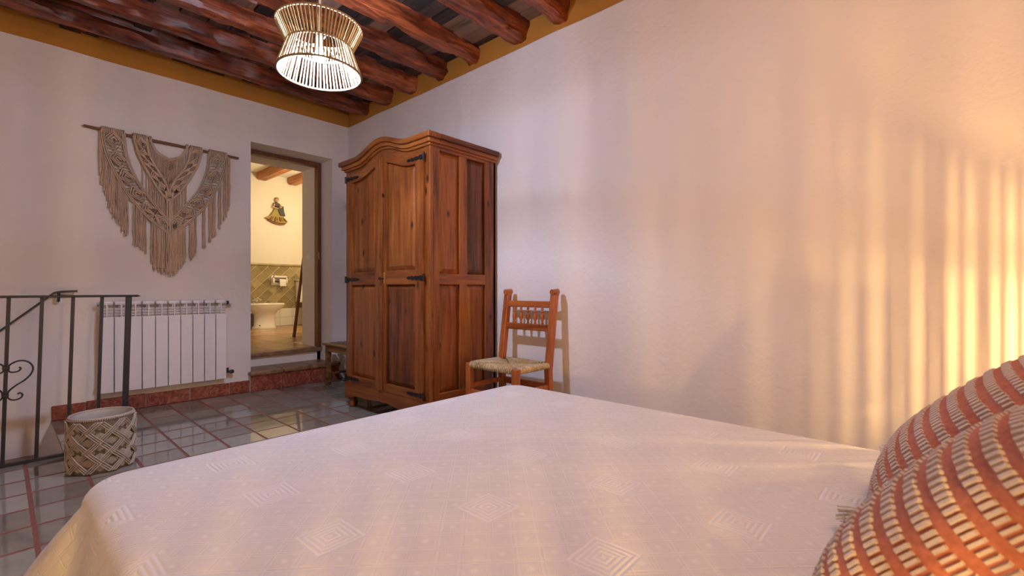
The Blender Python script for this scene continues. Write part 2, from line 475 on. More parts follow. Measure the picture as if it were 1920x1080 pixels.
# ---- stair going down behind the railing
mb = MB()
mb.prism([(SX, -0.004), (SX + 0.1, -0.004), (SX + 0.1, -0.4), (SX - 0.07, -0.22), ], SY, YF, 'y')
stair = struct(mb.build('stair_flight', 'plaster'), 'plastered stair going down along the far wall')
for k in range(4):
    xs = SX - 0.07 - k * 0.27
    MB().box(xs - 0.30, xs + 0.02, SY, YF, -0.27 - 0.2 * k, -0.22 - 0.2 * k, 0.006).build('tread', 'step', stair)
    MB().box(xs - 0.30, xs - 0.27, SY, YF, -0.45 - 0.2 * k, -0.27 - 0.2 * k).build('riser', 'plaster', stair)
MB().box(XL, SX, SY - 0.1, SY - 0.001, -2.0, -0.004).build('stringer_wall', 'plaster', stair)
struct(MB().box(XL, SX + 0.1, SY - 0.1, YF, -2.05, -2.0).build('floor_below', 'grout'), 'landing at the foot of the stair')

# ---- ceiling: rough beams and boards
ceiling = struct(MB().box(XL - 0.1, XR + 0.15, YB - 0.15, 5.36, ZC + 0.03, ZC + 0.1).build('ceiling', 'plank'), 'dark timber ceiling of rough beams and boards')
beam_y = [4.31, 3.89, 3.49, 3.06, 2.665, 2.165, 1.78, 1.36, 0.95, 0.5, 0.08, -0.36]
beam_w = [0.125, 0.125, 0.125, 0.145, 0.135, 0.16, 0.145, 0.15, 0.15, 0.15, 0.15, 0.15]
def rough_beam(y, wd, seed, zb=2.752):
    n = 130; vs = []
    prof = [(0.0, 1.0), (0.0, 0.62), (0.03, 0.26), (0.14, 0.06), (0.32, 0.0), (0.6, 0.0), (0.84, 0.05), (0.95, 0.22), (1.0, 0.6), (1.0, 1.0)]
    ht = ZC - zb + 0.02
    for i in range(n + 1):
        x = lerp(XL - 0.02, XR + 0.03, i / n)
        sag = 0.010 * noise.noise(Vector((x * 0.7, seed, 2))); sw = 0.014 * noise.noise(Vector((x * 0.8, seed, 7)))
        for k, (a, b) in enumerate(prof):
            d1 = 0.038 * noise.noise(Vector((x * 3.2, a * 1.7 + seed, b * 2)))
            d2 = 0.016 * noise.noise(Vector((x * 7.0, a * 6 + seed, b * 6))) + 0.008 * noise.noise(Vector((x * 20.0, a * 9 + seed, b * 9)))
            dd = d1 + d2
            vs.append((x, y + a * wd + sw + dd * (-1 if a < 0.5 else 1), zb + b * ht + sag + abs(dd) * (1 - b) * 0.9))
    m = len(prof)
    fs = [(i * m + k, (i + 1) * m + k, (i + 1) * m + k + 1, i * m + k + 1) for i in range(n) for k in range(m - 1)]
    return MB().add(vs, fs)
for i, (y, wd) in enumerate(zip(beam_y, beam_w)):
    rough_beam(y, wd, i * 3.1 + 1).build('beam', 'beam', ceiling, smooth=28)
# boards across each bay
edges = [YF + 0.02] + beam_y
for b in range(9):
    far = edges[b] + (0 if b == 0 else 0.02); near = edges[b + 1] + 0.1
    x = -0.3
    while x < XR:
        wd = random.uniform(0.10, 0.17)
        MB().box(x + 0.005, min(x + wd - 0.005, XR + 0.02), near, far + 0.0, ZC + random.uniform(-0.018, 0.018), ZC + 0.04).build('plank', 'plank', ceiling)
        x += wd
rb = MB(); x = XL
while x < -0.3:
    rb.box(x + 0.003, x + 0.127, YB, YF, ZC, ZC + 0.04); x += 0.13
x = -0.3
while x < XR:
    rb.box(x + 0.003, x + 0.127, YB, 0.9, ZC, ZC + 0.04); x += 0.13
r = rb.build('planks', 'plank', ceiling); r['kind'] = 'stuff'

# ---- skirting of red marble tiles
sk = struct(MB().box(SX, DX0 - 0.01, YF - 0.004, YF, 0, 0.105).build('baseboard_far', 'skirtgrout'), 'red marble tile skirting along the far wall')
x = SX
for wd in [0.185, 0.36, 0.30, 0.30, 0.17]:
    xe = min(x + wd, DX0 - 0.01)
    MB().box(x + 0.003, xe - 0.003, YF - 0.018, YF - 0.003, 0.001, 0.108 + random.uniform(-0.003, 0.003), 0.003).build('tile', 'marble', sk); x = xe
sk = struct(MB().box(XR - 0.004, XR, 3.6, YF - 0.05, 0, 0.10).build('baseboard_right', 'skirtgrout'), 'red marble tile skirting along the right wall')
y = 3.6
while y < YF - 0.3:
    MB().box(XR - 0.018, XR - 0.003, y + 0.003, y + 0.297, 0.001, 0.105, 0.003).build('tile', 'marble', sk); y += 0.3

# ---- door steps
st = struct(MB().box(DX0 - 0.02, 2.44, 4.675, YF + 0.01, 0.0, 0.15).box(DX0 + 0.001, DX1 - 0.001, YF, 5.0, 0, 0.15).build('trim_2', 'skirtgrout'), 'terracotta step with red marble riser below the bathroom doorway')
x = DX0 - 0.02
for wd in [0.28, 0.28, 0.31]:
    xe = min(x + wd, 2.44)
    MB().box(x + 0.003, xe - 0.003, 4.66, 4.677, 0.001, 0.147, 0.002).build('riser_tile', 'marble', st); x = xe
x = DX0 - 0.03
for wd in [0.30, 0.28, 0.30]:
    xe = min(x + wd, 2.45)
    m2 = MB().box(x + 0.002, xe - 0.002, 4.635, YF - 0.002, 0.15, 0.187, 0.012, 2)
    xi0, xi1 = max(x + 0.002, DX0 + 0.003), min(xe - 0.002, DX1 - 0.003)
    m2.box(xi0, xi1, YF - 0.004, 4.99, 0.15, 0.187, 0.002)
    m2.build('step_tile', 'step', st, smooth=40); x = xe
thr = struct(MB().box(DX0 + 0.002, DX1 + 0.03, 4.945, 5.05, FZ - 0.045, FZ, 0.012, 2).build('trim_3', 'step', None, smooth=40), 'dark terracotta threshold edge of the bathroom floor')

# ---- door frame
fr = struct(MB().box(2.333, DX1, 4.965, 5.05, FZ, DZ - 0.002, 0.004).build('trim_1', 'frame'), 'dark brown wooden frame of the bathroom doorway')
MB().box(DX0, DX0 + 0.04, 4.965, 5.05, FZ, DZ - 0.002, 0.004).build('jamb', 'frame', fr)
MB().box(DX0 + 0.04, 2.333, 4.965, 5.05, DZ - 0.042, DZ - 0.002, 0.004).build('head', 'frame', fr)
MB().box(2.338, 2.345, 4.955, 4.967, 1.28, 1.36, 0.002).build('latch_plate', 'brass', fr)

# ================================================================== BATHROOM SHELL
BYF = 8.35
bw = struct(MB().box(1.4, 4.4, BYF, BYF + 0.1, 0, 3.1).build('wall_bathroom', 'bath_plaster'), 'cream bathroom wall above the tiled dado')
# diagonal dado tiles, each a piece
D0, D1 = FZ + 0.30, 1.385
MB().box(1.6, 4.3, BYF - 0.006, BYF, FZ, D1).build('dado_grout', 'bgrout', bw)
hd = 0.0925
def clip_poly(poly, z0, z1):
    for sgn, lim in ((1, z0), (-1, -z1)):
        out = []
        for i in range(len(poly)):
            a, b = poly[i], poly[(i + 1) % len(poly)]; ia, ib = sgn * a[1] >= lim, sgn * b[1] >= lim
            if ia: out.append(a)
            if ia != ib:
                t = (sgn * lim - a[1]) / (b[1] - a[1]); out.append((lerp(a[0], b[0], t), sgn * lim))
        poly = out
        if len(poly) < 3: return None
    return poly
dia = MB()
g = 0.0065
dia_me = centred(MB().prism([(-hd + g, 0), (0, -hd + g), (hd - g, 0), (0, hd - g)], -0.007, 0.0, 'y'), 'dado_tile', 'btile')
ax, az = 2.80 * (BYF / 7.9), 1.335
for i in range(-9, 13):
    for j in range(-9, 3):
        cx, cz = ax + i * hd * 1.0, az + j * hd
        if (i + j) % 2: continue
        if cx < 2.2 or cx > 4.1: continue
        poly = clip_poly([(cx - hd + g, cz), (cx, cz - hd + g), (cx + hd - g, cz), (cx, cz + hd - g)], D0 + 0.008, D1 - 0.035)
        if not poly: continue
        if len(poly) == 4 and abs(poly[0][1] - cz) < 1e-6 and cz - hd > D0 and cz + hd < D1 - 0.03:
            piece('dado_tile', dia_me, bw, (cx, BYF - 0.006, cz))
        else:
            MB().prism(poly, BYF - 0.013, BYF - 0.006, 'y').build('dado_tile', 'btile', bw)
MB().tube([(1.6, BYF - 0.012, D1 - 0.012), (4.3, BYF - 0.012, D1 - 0.012)], 0.020, 10).build('dado_moulding', 'btile', bw, smooth=60)
x = 2.2
while x < 4.2:
    MB().box(x + 0.004, x + 0.206, BYF - 0.012, BYF - 0.004, FZ + 0.003, FZ + 0.145, 0.002).build('white_tile', 'porcelain', bw)
    MB().box(x + 0.004, x + 0.206, BYF - 0.012, BYF - 0.004, FZ + 0.152, FZ + 0.296, 0.002).build('white_tile', 'porcelain', bw)
    x += 0.21
struct(MB().box(4.3, 4.4, 5.3, BYF, 0, 3.1).box(2.805, 2.9, 5.36, 6.43, 0, 3.1).build('wall_bathroom_right', 'bath_plaster'), 'cream bathroom side wall')
struct(MB().box(1.35, 1.45, 5.36, BYF, 0, 3.1).build('wall_bathroom_left', 'bath_plaster'), 'cream bathroom wall out of the doorway view')
struct(MB().box(2.7, 4.4, 5.30, 5.36, 0, 3.1).build('wall_bathroom_front', 'bath_plaster'), 'cream inner face of the bathroom doorway wall')
bc = struct(MB().box(1.35, 4.4, 5.3, BYF + 0.1, 2.90, 3.0).build('ceiling_bathroom', 'bath_plaster'), 'white bathroom ceiling with honey coloured beams')
k_ = BYF / 7.9
for xc in (2.30, 2.80 * k_, 3.27 * k_, 3.98):
    MB().box(xc - 0.085, xc + 0.085, 5.36, BYF - 0.0, 2.78, 2.93, 0.03, 1).build('beam', 'bbeam', bc, smooth=30)
bf = struct(MB().box(DX0, 2.335, 5.0, 5.36, FZ - 0.04, FZ - 0.004).box(1.4, 4.4, 5.36, BYF, FZ - 0.1, FZ - 0.004).build('floor_bathroom', 'bgrout'), 'warm terracotta bathroom floor')
for i in range(9):
    for j in range(11):
        xa, ya = 1.60 + i * 0.3, 5.052 + j * 0.3
        if ya < 5.36:
            xb = min(xa + 0.297, 2.333)
            if xb - xa < 0.05: continue
        else: xb = xa + 0.297
        MB().box(xa + 0.003, xb, ya + 0.003, min(ya + 0.297, BYF - 0.01), FZ - 0.01, FZ, 0.0015).build('floor_tile', 'bfloor', bf)

# ================================================================== BED
BX0, BX1, BY0, BY1, BZ = 0.125, 1.70, -0.55, 1.53, 0.50
bed = thing('bed', ((BX0 + BX1) / 2, (BY0 + BY1) / 2, 0), 'double bed covered with a white textured bedspread reaching the floor', 'bed')
MB().box(BX0 + 0.05, BX1 - 0.05, BY0 + 0.02, BY1 - 0.06, 0.28, BZ - 0.03, 0.04, 3).build('mattress', 'paper', bed, smooth=40)
MB().box(BX0 + 0.06, BX1 - 0.06, BY0 + 0.02, BY1 - 0.07, 0.12, 0.28, 0.01).build('bed_base', 'ward_y', bed)
for x in (BX0 + 0.1, BX1 - 0.16):
    for y in (BY0 + 0.06, BY1 - 0.16):
        MB().box(x, x + 0.06, y, y + 0.06, 0, 0.12, 0.004).build('leg', 'ward_z', bed)
MB().box(BX0, BX1, BY0 - 0.06, BY0, 0.0, 1.05, 0.015, 2).build('headboard', 'ward_y', bed)
# bolster pillow that carries the cushions
bm = bmesh.new(); bmesh.ops.create_uvsphere(bm, u_segments=24, v_segments=16, radius=1)
for q in bm.verts:
    c = q.co
    def se(a, p): return math.copysign(abs(a) ** p, a)
    q.co = Vector((0.95 + se(c.x, 0.45) * 0.62, -0.42 + se(c.y, 0.7) * 0.13, BZ + 0.17 + se(c.z, 0.7) * 0.17))
MB().bm(bm).build('bolster', 'paper', bed, smooth=80)

def rrect(x0, x1, y0, y1, r, per=10, nx=30, ny=40):
    """closed loop of a rounded rectangle with outward normals"""
    pts = []
    cs = [(x1 - r, y1 - r, 0), (x0 + r, y1 - r, 90), (x0 + r, y0 + r, 180), (x1 - r, y0 + r, 270)]
    for k, (cx, cy, a0) in enumerate(cs):
        for i in range(per + 1):
            a = math.radians(a0 + 90 * i / per); pts.append((cx + r * math.cos(a), cy + r * math.sin(a), math.cos(a), math.sin(a), math.sin(PI * i / per)))
        nxt = cs[(k + 1) % 4]; a = math.radians(a0 + 90)
        p0 = Vector((cx + r * math.cos(a), cy + r * math.sin(a))); p1 = Vector((nxt[0] + r * math.cos(a), nxt[1] + r * math.sin(a)))
        n = nx if k % 2 == 0 else ny
        for i in range(1, n):
            p = p0.lerp(p1, i / n); pts.append((p.x, p.y, math.cos(a), math.sin(a), 0.0))
    return pts
loop = rrect(BX0, BX1, BY0, BY1, 0.10)
N = len(loop); vs = []; uv = []; fs = []
cx, cy = (BX0 + BX1) / 2, (BY0 + BY1) / 2
hx = (BX1 - BX0) / 2
def spine(x, y):   # nearest point of the central spine
    yy = max(BY0 + hx, min(BY1 - hx, y)); return cx, yy
rings = [0.0, 0.2, 0.4, 0.6, 0.75, 0.86, 0.94]
er = 0.045
rows = []
for t in rings: rows.append(('top', t))
for k in range(0, 7): rows.append(('edge', k / 6 * PI / 2))
for d in (0.03, 0.07, 0.12, 0.18, 0.25, 0.32, 0.38, 0.425): rows.append(('drop', d))
per = 0.0; peri = [0.0]
for i in range(1, N):
    per += math.hypot(loop[i][0] - loop[i - 1][0], loop[i][1] - loop[i - 1][1]); peri.append(per)
for kind, t in rows:
    for i, (x, y, nx_, ny_, cn) in enumerate(loop):
        if kind == 'top':
            sx_, sy_ = spine(x, y)
            ex, ey = x - nx_ * er, y - ny_ * er
            px, py = lerp(sx_, ex, t), lerp(sy_, ey, t)
            pz = BZ + 0.006 * (1 - t) - 0.004 * t * t + 0.004 * noise.noise(Vector((px * 3, py * 3, 0)))
            vs.append((px, py, pz)); uv.append((px, py))
        elif kind == 'edge':
            px = x - nx_ * er + nx_ * er * math.sin(t); py = y - ny_ * er + ny_ * er * math.sin(t)
            pz = BZ - 0.004 - er + er * math.cos(t)
            vs.append((px, py, pz)); uv.append((x + nx_ * er * (t - 1), y + ny_ * er * (t - 1)))
        else:
            s_ = peri[i]
            rip = (0.012 * math.sin(s_ * 17) + 0.012 * noise.noise(Vector((s_ * 4, 3, 0)))) * (t / 0.42)
            flare = 0.22 * t * (1 - 0.9 * t) + cn * 0.72 * t * (1 - 0.8 * t) + rip
            vs.append((x + nx_ * flare, y + ny_ * flare, BZ - 0.004 - er - t)); uv.append((x + nx_ * (er * 0.57 + t), y + ny_ * (er * 0.57 + t)))
R_ = len(rows)
for r in range(R_ - 1):
    for i in range(N):
        j = (i + 1) % N; fs.append((r * N + i, r * N + j, (r + 1) * N + j, (r + 1) * N + i))
off = wloc(bed)
me = bpy.data.meshes.new('bedspread'); me.from_pydata([(a - off.x, b - off.y, c) for a, b, c in vs], [], fs)
ul = me.uv_layers.new(name='UVMap')
for l in me.loops: ul.data[l.index].uv = uv[l.vertex_index]
for p in me.polygons: p.use_smooth = True
me.materials.append(M['spread'])
bs = bpy.data.objects.new('bedspread', me); COL.objects.link(bs); bs.parent = bed

# ================================================================== CUSHIONS
def cushion(loc, half, T, elev, rz, label, seed):
    e1 = Vector((math.cos(rz), math.sin(rz), 0))
    e2 = Matrix.Rotation(rz, 3, 'Z') @ Vector((0, -math.cos(elev), math.sin(elev)))
    nn = Matrix.Rotation(rz, 3, 'Z') @ Vector((0, math.sin(elev), math.cos(elev)))
    base = Vector(loc)
    c = base + e2 * half + nn * (T * 0.55)
    th = thing('cushion', loc, label, 'cushion', 'coral woven cushions on the bed')
    def P(s, t, side):
        prof = max(0.0, (1 - abs(s) ** 3.0) * (1 - abs(t) ** 3.0)) ** 0.52
        wob = 0.006 * noise.noise(Vector((s * 1.5 + seed, t * 1.5, side)))
        a = s * half * (1 - 0.055 * (1 - t * t)) ; b = t * half * (1 - 0.055 * (1 - s * s))
        return c + e1 * a + e2 * b + nn * (side * prof * T + wob * prof)
    n = 28; mb = MB()
    for side in (1, -1):
        vs = [P(math.sin(PI / 2 * (-1 + 2 * i / n)), math.sin(PI / 2 * (-1 + 2 * j / n)), side) for j in range(n + 1) for i in range(n + 1)]
        fs = [(j * (n + 1) + i, j * (n + 1) + i + 1, (j + 1) * (n + 1) + i + 1, (j + 1) * (n + 1) + i) for j in range(n) for i in range(n)]
        mb.add(vs, fs)
    mb.build('cover', 'coral', th, smooth=180, weld=True)
    st = MB(); rows_, cols_ = 19, 42
    for side, j in [(sd, jj) for sd in (1, -1) for jj in range(rows_)]:
        t0 = -1 + 2 * (j + 0.5) / rows_; dt = 0.30 / rows_ * 2
        for i in range(cols_):
            s0 = -1 + 2 * (i + 0.5) / cols_ + random.uniform(-0.006, 0.006)
            if abs(s0) > 0.99: continue
            hw = 0.30 * 2 / cols_
            jit = random.uniform(0.85, 1.1)
            def Q(s, t):
                return P(math.sin(PI / 2 * max(-1, min(1, s))), math.sin(PI / 2 * max(-1, min(1, t))), side)
            A, B, C_, D_ = Q(s0 - hw, t0 - dt * jit), Q(s0 + hw, t0 - dt * jit), Q(s0 + hw, t0 + dt * jit), Q(s0 - hw, t0 + dt * jit)
            nrm = (B - A).cross(D_ - A); nrm = (nrm.normalized() if nrm.length > 1e-9 else nn) * -side
            cc = (A + B + C_ + D_) / 4
            top = [q.lerp(cc, 0.22) + nrm * 0.0034 for q in (A, B, C_, D_)]
            bot = [q - nrm * 0.0015 for q in (A, B, C_, D_)]
            ff = [(0, 1, 5, 4), (1, 2, 6, 5), (2, 3, 7, 6), (3, 0, 4, 7), (4, 5, 6, 7)]
            st.add(bot + top, ff if side < 0 else [f[::-1] for f in ff])
    o = st.build('stitching', 'stitch', th, recalc=False); o['kind'] = 'stuff'
    # corner tassels: a ball and hanging threads
    for s, t in ((1, -1), (-1, -1), (1, 1), (-1, 1)):
        p = P(s, t, 1); d = (e1 * s * 0.75 + nn * 0.75 - e2 * 0.1 + Vector((0, 0, -0.25))).normalized()
        if t < 0:
            d.z = 0.0; d.normalize(); p.z = max(p.z, BZ + 0.018)
        tm = MB()
        tm.tube([p - d * 0.01, p + d * 0.004, p + d * 0.014], [0.004, 0.007, 0.006], 8)
        for k in range(26):
            a = random.uniform(0, 2 * PI); rr = random.uniform(0.2, 1) ** 0.5
            q1 = d.orthogonal().normalized(); q2 = d.cross(q1)
            o1 = (q1 * math.cos(a) + q2 * math.sin(a)) * rr
            L = random.uniform(0.045, 0.058)
            e = p + d * L + o1 * 0.014
            if t < 0: e.z = max(e.z, BZ + 0.006)
            tm.tube([p + d * 0.012 + o1 * 0.005, p + d * 0.03 + o1 * 0.011, e], 0.0014, 4, cap=False)
        tm.build('tassel', 'tassel', th, smooth=60)
    return th
cushion((1.282, 0.048, BZ + 0.012), 0.214, 0.072, 0.756, -0.063, 'coral and white woven cushion farther from the camera, behind the other one', 1.0)
cushion((0.82, 0.025, BZ + 0.012), 0.196, 0.084, 0.831, -0.302, 'nearest coral and white woven cushion in the lower right corner', 4.0)

# ================================================================== WARDROBE
WX, WB, WY0, WY1 = 1.906, 2.526, 2.454, 3.555
WM = (WY0 + WY1) / 2
def arch(y):
    t = max(-1, min(1, (y - WM) / 0.36)); return 0.078 * 0.5 * (1 + math.cos(PI * t))
wd = thing('wardrobe', ((WX + WB) / 2, WM, 0), 'tall pine wardrobe with arched cornice, two panelled doors and black hinges', 'wardrobe')
ys = [lerp(WY0, WY1, i / 48) for i in range(49)]
mb = MB()   # carcass: side, back, corner posts, bottom
mb.box(WX + 0.03, WB, WY1 - 0.03, WY1, 0.10, 1.93)
mb.box(WX + 0.03, WB, WY0 + 0.022, WY0 + 0.035, 0.10, 1.93)
mb.box(WB - 0.02, WB, WY0, WY1, 0.10, 1.93)
mb.box(WX + 0.03, WB, WY0, WY1, 0.16, 0.2)
mb.box(WX + 0.03, WB, WY0 + 0.01, WY1 - 0.01, 1.90, 1.93)
mb.build('carcass', 'ward_z', wd)
# near side frame (on the plane WY0)
MB().box(WX + 0.031, 1.987, WY0, WY0 + 0.03, 0.06, 1.93, 0.002).build('side_stile', 'ward_z', wd)
MB().box(2.168, 2.238, WY0, WY0 + 0.03, 0.25, 1.885, 0.003).build('side_stile', 'ward_z', wd)
MB().box(2.418, WB, WY0, WY0 + 0.03, 0.06, 1.93, 0.003).build('side_stile', 'ward_z', wd)
MB().box(1.987, 2.418, WY0, WY0 + 0.03, 1.885, 1.93, 0.003).build('side_rail', 'ward_x', wd)
MB().box(1.987, 2.418, WY0 - 0.0005, WY0 + 0.03, 0.985, 1.058, 0.003).build('side_rail', 'ward_x', wd)
MB().box(1.987, 2.418, WY0, WY0 + 0.03, 0.10, 0.25, 0.003).build('side_rail', 'ward_x', wd)
def raised(mb, poly, axis, a_back, a_low, a_high, inset):
    """raised panel: outer polygon at depth a_low, inner inset polygon at a_high"""
    cxp = sum(p for p, q in poly) / len(poly); czp = sum(q for p, q in poly) / len(poly)
    pmin, pmax = min(p for p, q in poly), max(p for p, q in poly); qmin, qmax = min(q for p, q in poly), max(q for p, q in poly)
    def ins(p, q):
        fp = (p - pmin) / (pmax - pmin)
        return lerp(pmin + inset, pmax - inset, fp), (q + inset if q < (qmin + 0.02) else q - inset)
    n = len(poly)
    def pt(a, p, q): return (a, p, q) if axis == 'x' else (p, a, q)
    vs = [pt(a_low, *p) for p in poly] + [pt(a_high, *ins(*p)) for p in poly]
    fs = [(i, (i + 1) % n, n + (i + 1) % n, n + i) for i in range(n)] + [tuple(n + i for i in range(n))]
    mb.add(vs, fs)
for (xa, xb) in ((1.987, 2.168), (2.238, 2.418)):
    for (za, zb) in ((0.25, 0.985), (1.058, 1.885)):
        m2 = MB(); raised(m2, [(xa, za), (xb, za), (xb, zb), (xa, zb)], 'y', 0, WY0 + 0.022, WY0 + 0.007, 0.034)
        m2.build('side_panel', 'ward_panel', wd)
# front posts beside the doors and the arched head
MB().box(WX, WX + 0.03, WY0, WY0 + 0.052, 0.06, 1.93, 0.003).build('corner_post', 'ward_z', wd)
MB().box(WX, WX + 0.03, WY1 - 0.045, WY1, 0.06, 1.905, 0.004).build('corner_post', 'ward_z', wd)
MB().strip([(y, 1.86 + arch(y)) for y in ys[1:-1]], [(y, 1.93 + arch(y)) for y in ys[1:-1]], WX + 0.004, WX + 0.05, 'x').build('arched_head', 'ward_y', wd, smooth=20, weld=True)
# cornice in three steps, on the front and on both sides
for ov, za, zb in ((0.012, 1.905, 1.925), (0.028, 1.922, 1.952), (0.046, 1.949, 1.985)):
    yy = [lerp(WY0 - ov, WY1 + ov, i / 48) for i in range(49)]
    MB().strip([(y, za + arch(y)) for y in yy], [(y, zb + arch(y)) for y in yy], WX - ov, WX + 0.06, 'x').build('cornice', 'ward_y', wd, smooth=20, bevel=0.005, weld=True)
    MB().box(WX + 0.06, WB, WY0 - ov, WY0 + 0.03, za, zb).build('cornice', 'ward_x', wd, bevel=0.005)
    MB().box(WX + 0.06, WB, WY1 - 0.03, WY1 + ov, za, zb).build('cornice', 'ward_x', wd, bevel=0.005)
MB().box(WX + 0.03, WB, WY0, WY1, 1.93, 1.96).build('top_board', 'ward_x', wd)
# doors
def door(ya, yb, pa, pb, hinge_lo):
    """door from ya to yb, panels from pa to pb"""
    zt = lambda y: 1.865 + arch(y)
    zb_ = 0.205
    X0, X1 = WX - 0.016, WX + 0.008
    yl = [lerp(ya, yb, i / 20) for i in range(21)]
    def curve(y0_, y1_, n=14): return [lerp(y0_, y1_, i / n) for i in range(n + 1)]
    m1 = MB()
    for a, b in ((ya, pa), (pb, yb)):
        c_ = curve(a, b, 6); m1.strip([(y, zb_) for y in c_], [(y, zt(y)) for y in c_], X0, X1, 'x')
    d = m1.build('door', 'ward_z', wd, smooth=20, weld=True)
    c_ = curve(pa, pb)
    MB().strip([(y, zt(y) - 0.062) for y in c_], [(y, zt(y)) for y in c_], X0, X1, 'x').build('top_rail', 'ward_y', d, smooth=20, weld=True)
    MB().box(X0, X1, pa, pb, 0.985, 1.085, 0.003).build('middle_rail', 'ward_y', d)
    MB().box(X0, X1, pa, pb, zb_, 0.265, 0.003).build('bottom_rail', 'ward_y', d)
    m2 = MB(); raised(m2, [(pa, 0.265), (pb, 0.265), (pb, 0.985), (pa, 0.985)], 'x', 0, X1 - 0.002, X0 + 0.006, 0.032)
    m2.build('lower_panel', 'ward_panel', d)
    poly = [(pa, 1.085)] + [(pb, 1.085)] + [(y, zt(y) - 0.062) for y in reversed(c_)]
    m2 = MB(); raised(m2, poly, 'x', 0, X1 - 0.002, X0 + 0.006, 0.032)
    m2.build('upper_panel', 'ward_panel', d)
    yh = ya if hinge_lo else yb; sg = 1 if hinge_lo else -1
    for zh in (0.24, 1.03, 1.835):
        h = MB(); L = 0.20
        h.tube([(X0 - 0.006, yh - sg * 0.012, zh - 0.026), (X0 - 0.006, yh - sg * 0.012, zh + 0.026)], 0.008, 8)
        prof = [(0, .013), (.03, .016), (.05, .008), (.075, .014), (.095, .007), (.12, .013), (.14, .006), (.16, .010), (.18, .002)]
        lo = [(yh + sg * a, zh - b) for a, b in prof]; hi = [(yh + sg * a, zh + b) for a, b in prof]
        h.strip(lo, hi, X0 - 0.006, X0 + 0.001, 'x')
        h.build('hinge', 'hinge', d)
    return d
d1 = door(2.506, 3.006, 2.594, 2.95, True)
d2 = door(3.012, 3.508, 3.092, 3.436, False)
MB().box(WX - 0.028, WX - 0.014, 2.985, 3.035, 0.205, 1.925, 0.006, 2).build('cover_strip', 'ward_z', d2, smooth=40)
MB().box(WX - 0.020, WX - 0.0155, 2.962, 2.982, 0.99, 1.075, 0.002).build('lock_plate', 'brass', d1)
MB().tube([(WX - 0.018, 2.972, 1.03), (WX - 0.045, 2.972, 1.03)], 0.004, 8).lathe([(0.0, -0.012), (0.011, -0.006), (0.011, 0.006), (0.0, 0.012)], (WX - 0.052, 2.972, 1.03), 12).build('key', 'hinge', d1, smooth=50)
MB().lathe([(0.0, 0), (0.016, 0.002), (0.016, 0.006), (0, 0.008)], (WX - 0.024, 2.985, 1.64), 14, 'x').build('knot', 'hinge', d1, smooth=50)
# scalloped apron and feet
def apron_z(t):   # t from 0 to 1 along the front
    return 0.075 + 0.05 * max(0.0, math.sin(PI * t)) * (0.6 + 0.4 * abs(math.cos(3 * PI * t))) - 0.012 * math.cos(6 * PI * t)
n = 40
MB().strip([(lerp(WY0, WY1, i / n), apron_z(i / n)) for i in range(n + 1)], [(lerp(WY0, WY1, i / n), 0.205) for i in range(n + 1)], WX - 0.012, WX + 0.02, 'x').build('apron', 'ward_y', wd, smooth=30, weld=True)
MB().box(WX + 0.02, WB, WY0 - 0.006, WY0 + 0.02, 0.08, 0.2, 0.004).build('apron', 'ward_x', wd)
for x in (WX + 0.035, WB - 0.05):
    for y in (WY0 + 0.05, WY1 - 0.05):
        MB().lathe([(0.026, 0.0), (0.034, 0.010), (0.038, 0.030), (0.032, 0.050), (0.024, 0.062), (0.030, 0.075), (0.030, 0.11)], (x, y, 0), 16).build('foot', 'ward_z', wd, smooth=40)

# ================================================================== CHAIR
ch = thing('chair', (2.25, 2.08, 0), 'orange wooden chair with woven rush seat and spindle back beside the wardrobe', 'chair')
CY0, CY1 = 1.855, 2.275
def back_x(z): return 2.405 + (max(z, 0.42) - 0.42) * 0.135 + max(0, 0.42 - z) * 0.06
for y in (CY0, CY1):
    mb = MB(); zs = [0.0, 0.2, 0.42, 0.6, 0.75, 0.915]
    hw = 0.021
    lo = [(back_x(z) - hw, z) for z in zs]; hi = [(back_x(z) + hw, z) for z in zs]
    mb.strip(lo, hi, y - 0.021, y + 0.021, 'y')
    mb.build('back_post', 'chair_z', ch, smooth=25, bevel=0.004, weld=True)
    xt = back_x(0.93)
    MB().tube([(xt - 0.03, y, 0.932), (xt + 0.03, y, 0.936)], 0.020, 12).box(xt - 0.022, xt + 0.022, y - 0.022, y + 0.022, 0.905, 0.93, 0.004).build('post_finial', 'chair_z', ch, smooth=40)
for z0, z1 in ((0.828, 0.872), (0.672, 0.716)):
    x = back_x((z0 + z1) / 2)
    MB().box(x - 0.012, x + 0.012, CY0 + 0.018, CY1 - 0.018, z0, z1, 0.004).build('back_rail', 'chair_y', ch)
for k in range(5):
    y = lerp(CY0 + 0.085, CY1 - 0.085, k / 4)
    prof = [(0.006, 0.712), (0.010, 0.722), (0.007, 0.732), (0.013, 0.752), (0.0145, 0.768), (0.008, 0.784), (0.005, 0.792), (0.011, 0.800), (0.006, 0.808), (0.010, 0.818), (0.006, 0.832)]
    MB().lathe(prof, (back_x(0.74), y, 0), 12).build('spindle', 'chair_z', ch, smooth=60)
for y in (CY0 + 0.005, CY1 - 0.005):
    MB().box(2.07, 2.112, y - 0.021, y + 0.021, 0.0, 0.468, 0.004).build('front_leg', 'chair_z', ch)
for z in (0.16, 0.30):
    for y in (CY0, CY1):
        MB().box(2.105, 2.41, y - 0.010, y + 0.010, z, z + 0.03, 0.003).build('stretcher', 'chair_y', ch)
MB().box(2.08, 2.10, CY0 + 0.02, CY1 - 0.02, 0.26, 0.295, 0.003).build('stretcher', 'chair_y', ch)
MB().box(2.405, 2.425, CY0 + 0.02, CY1 - 0.02, 0.29, 0.335, 0.003).build('stretcher', 'chair_y', ch)
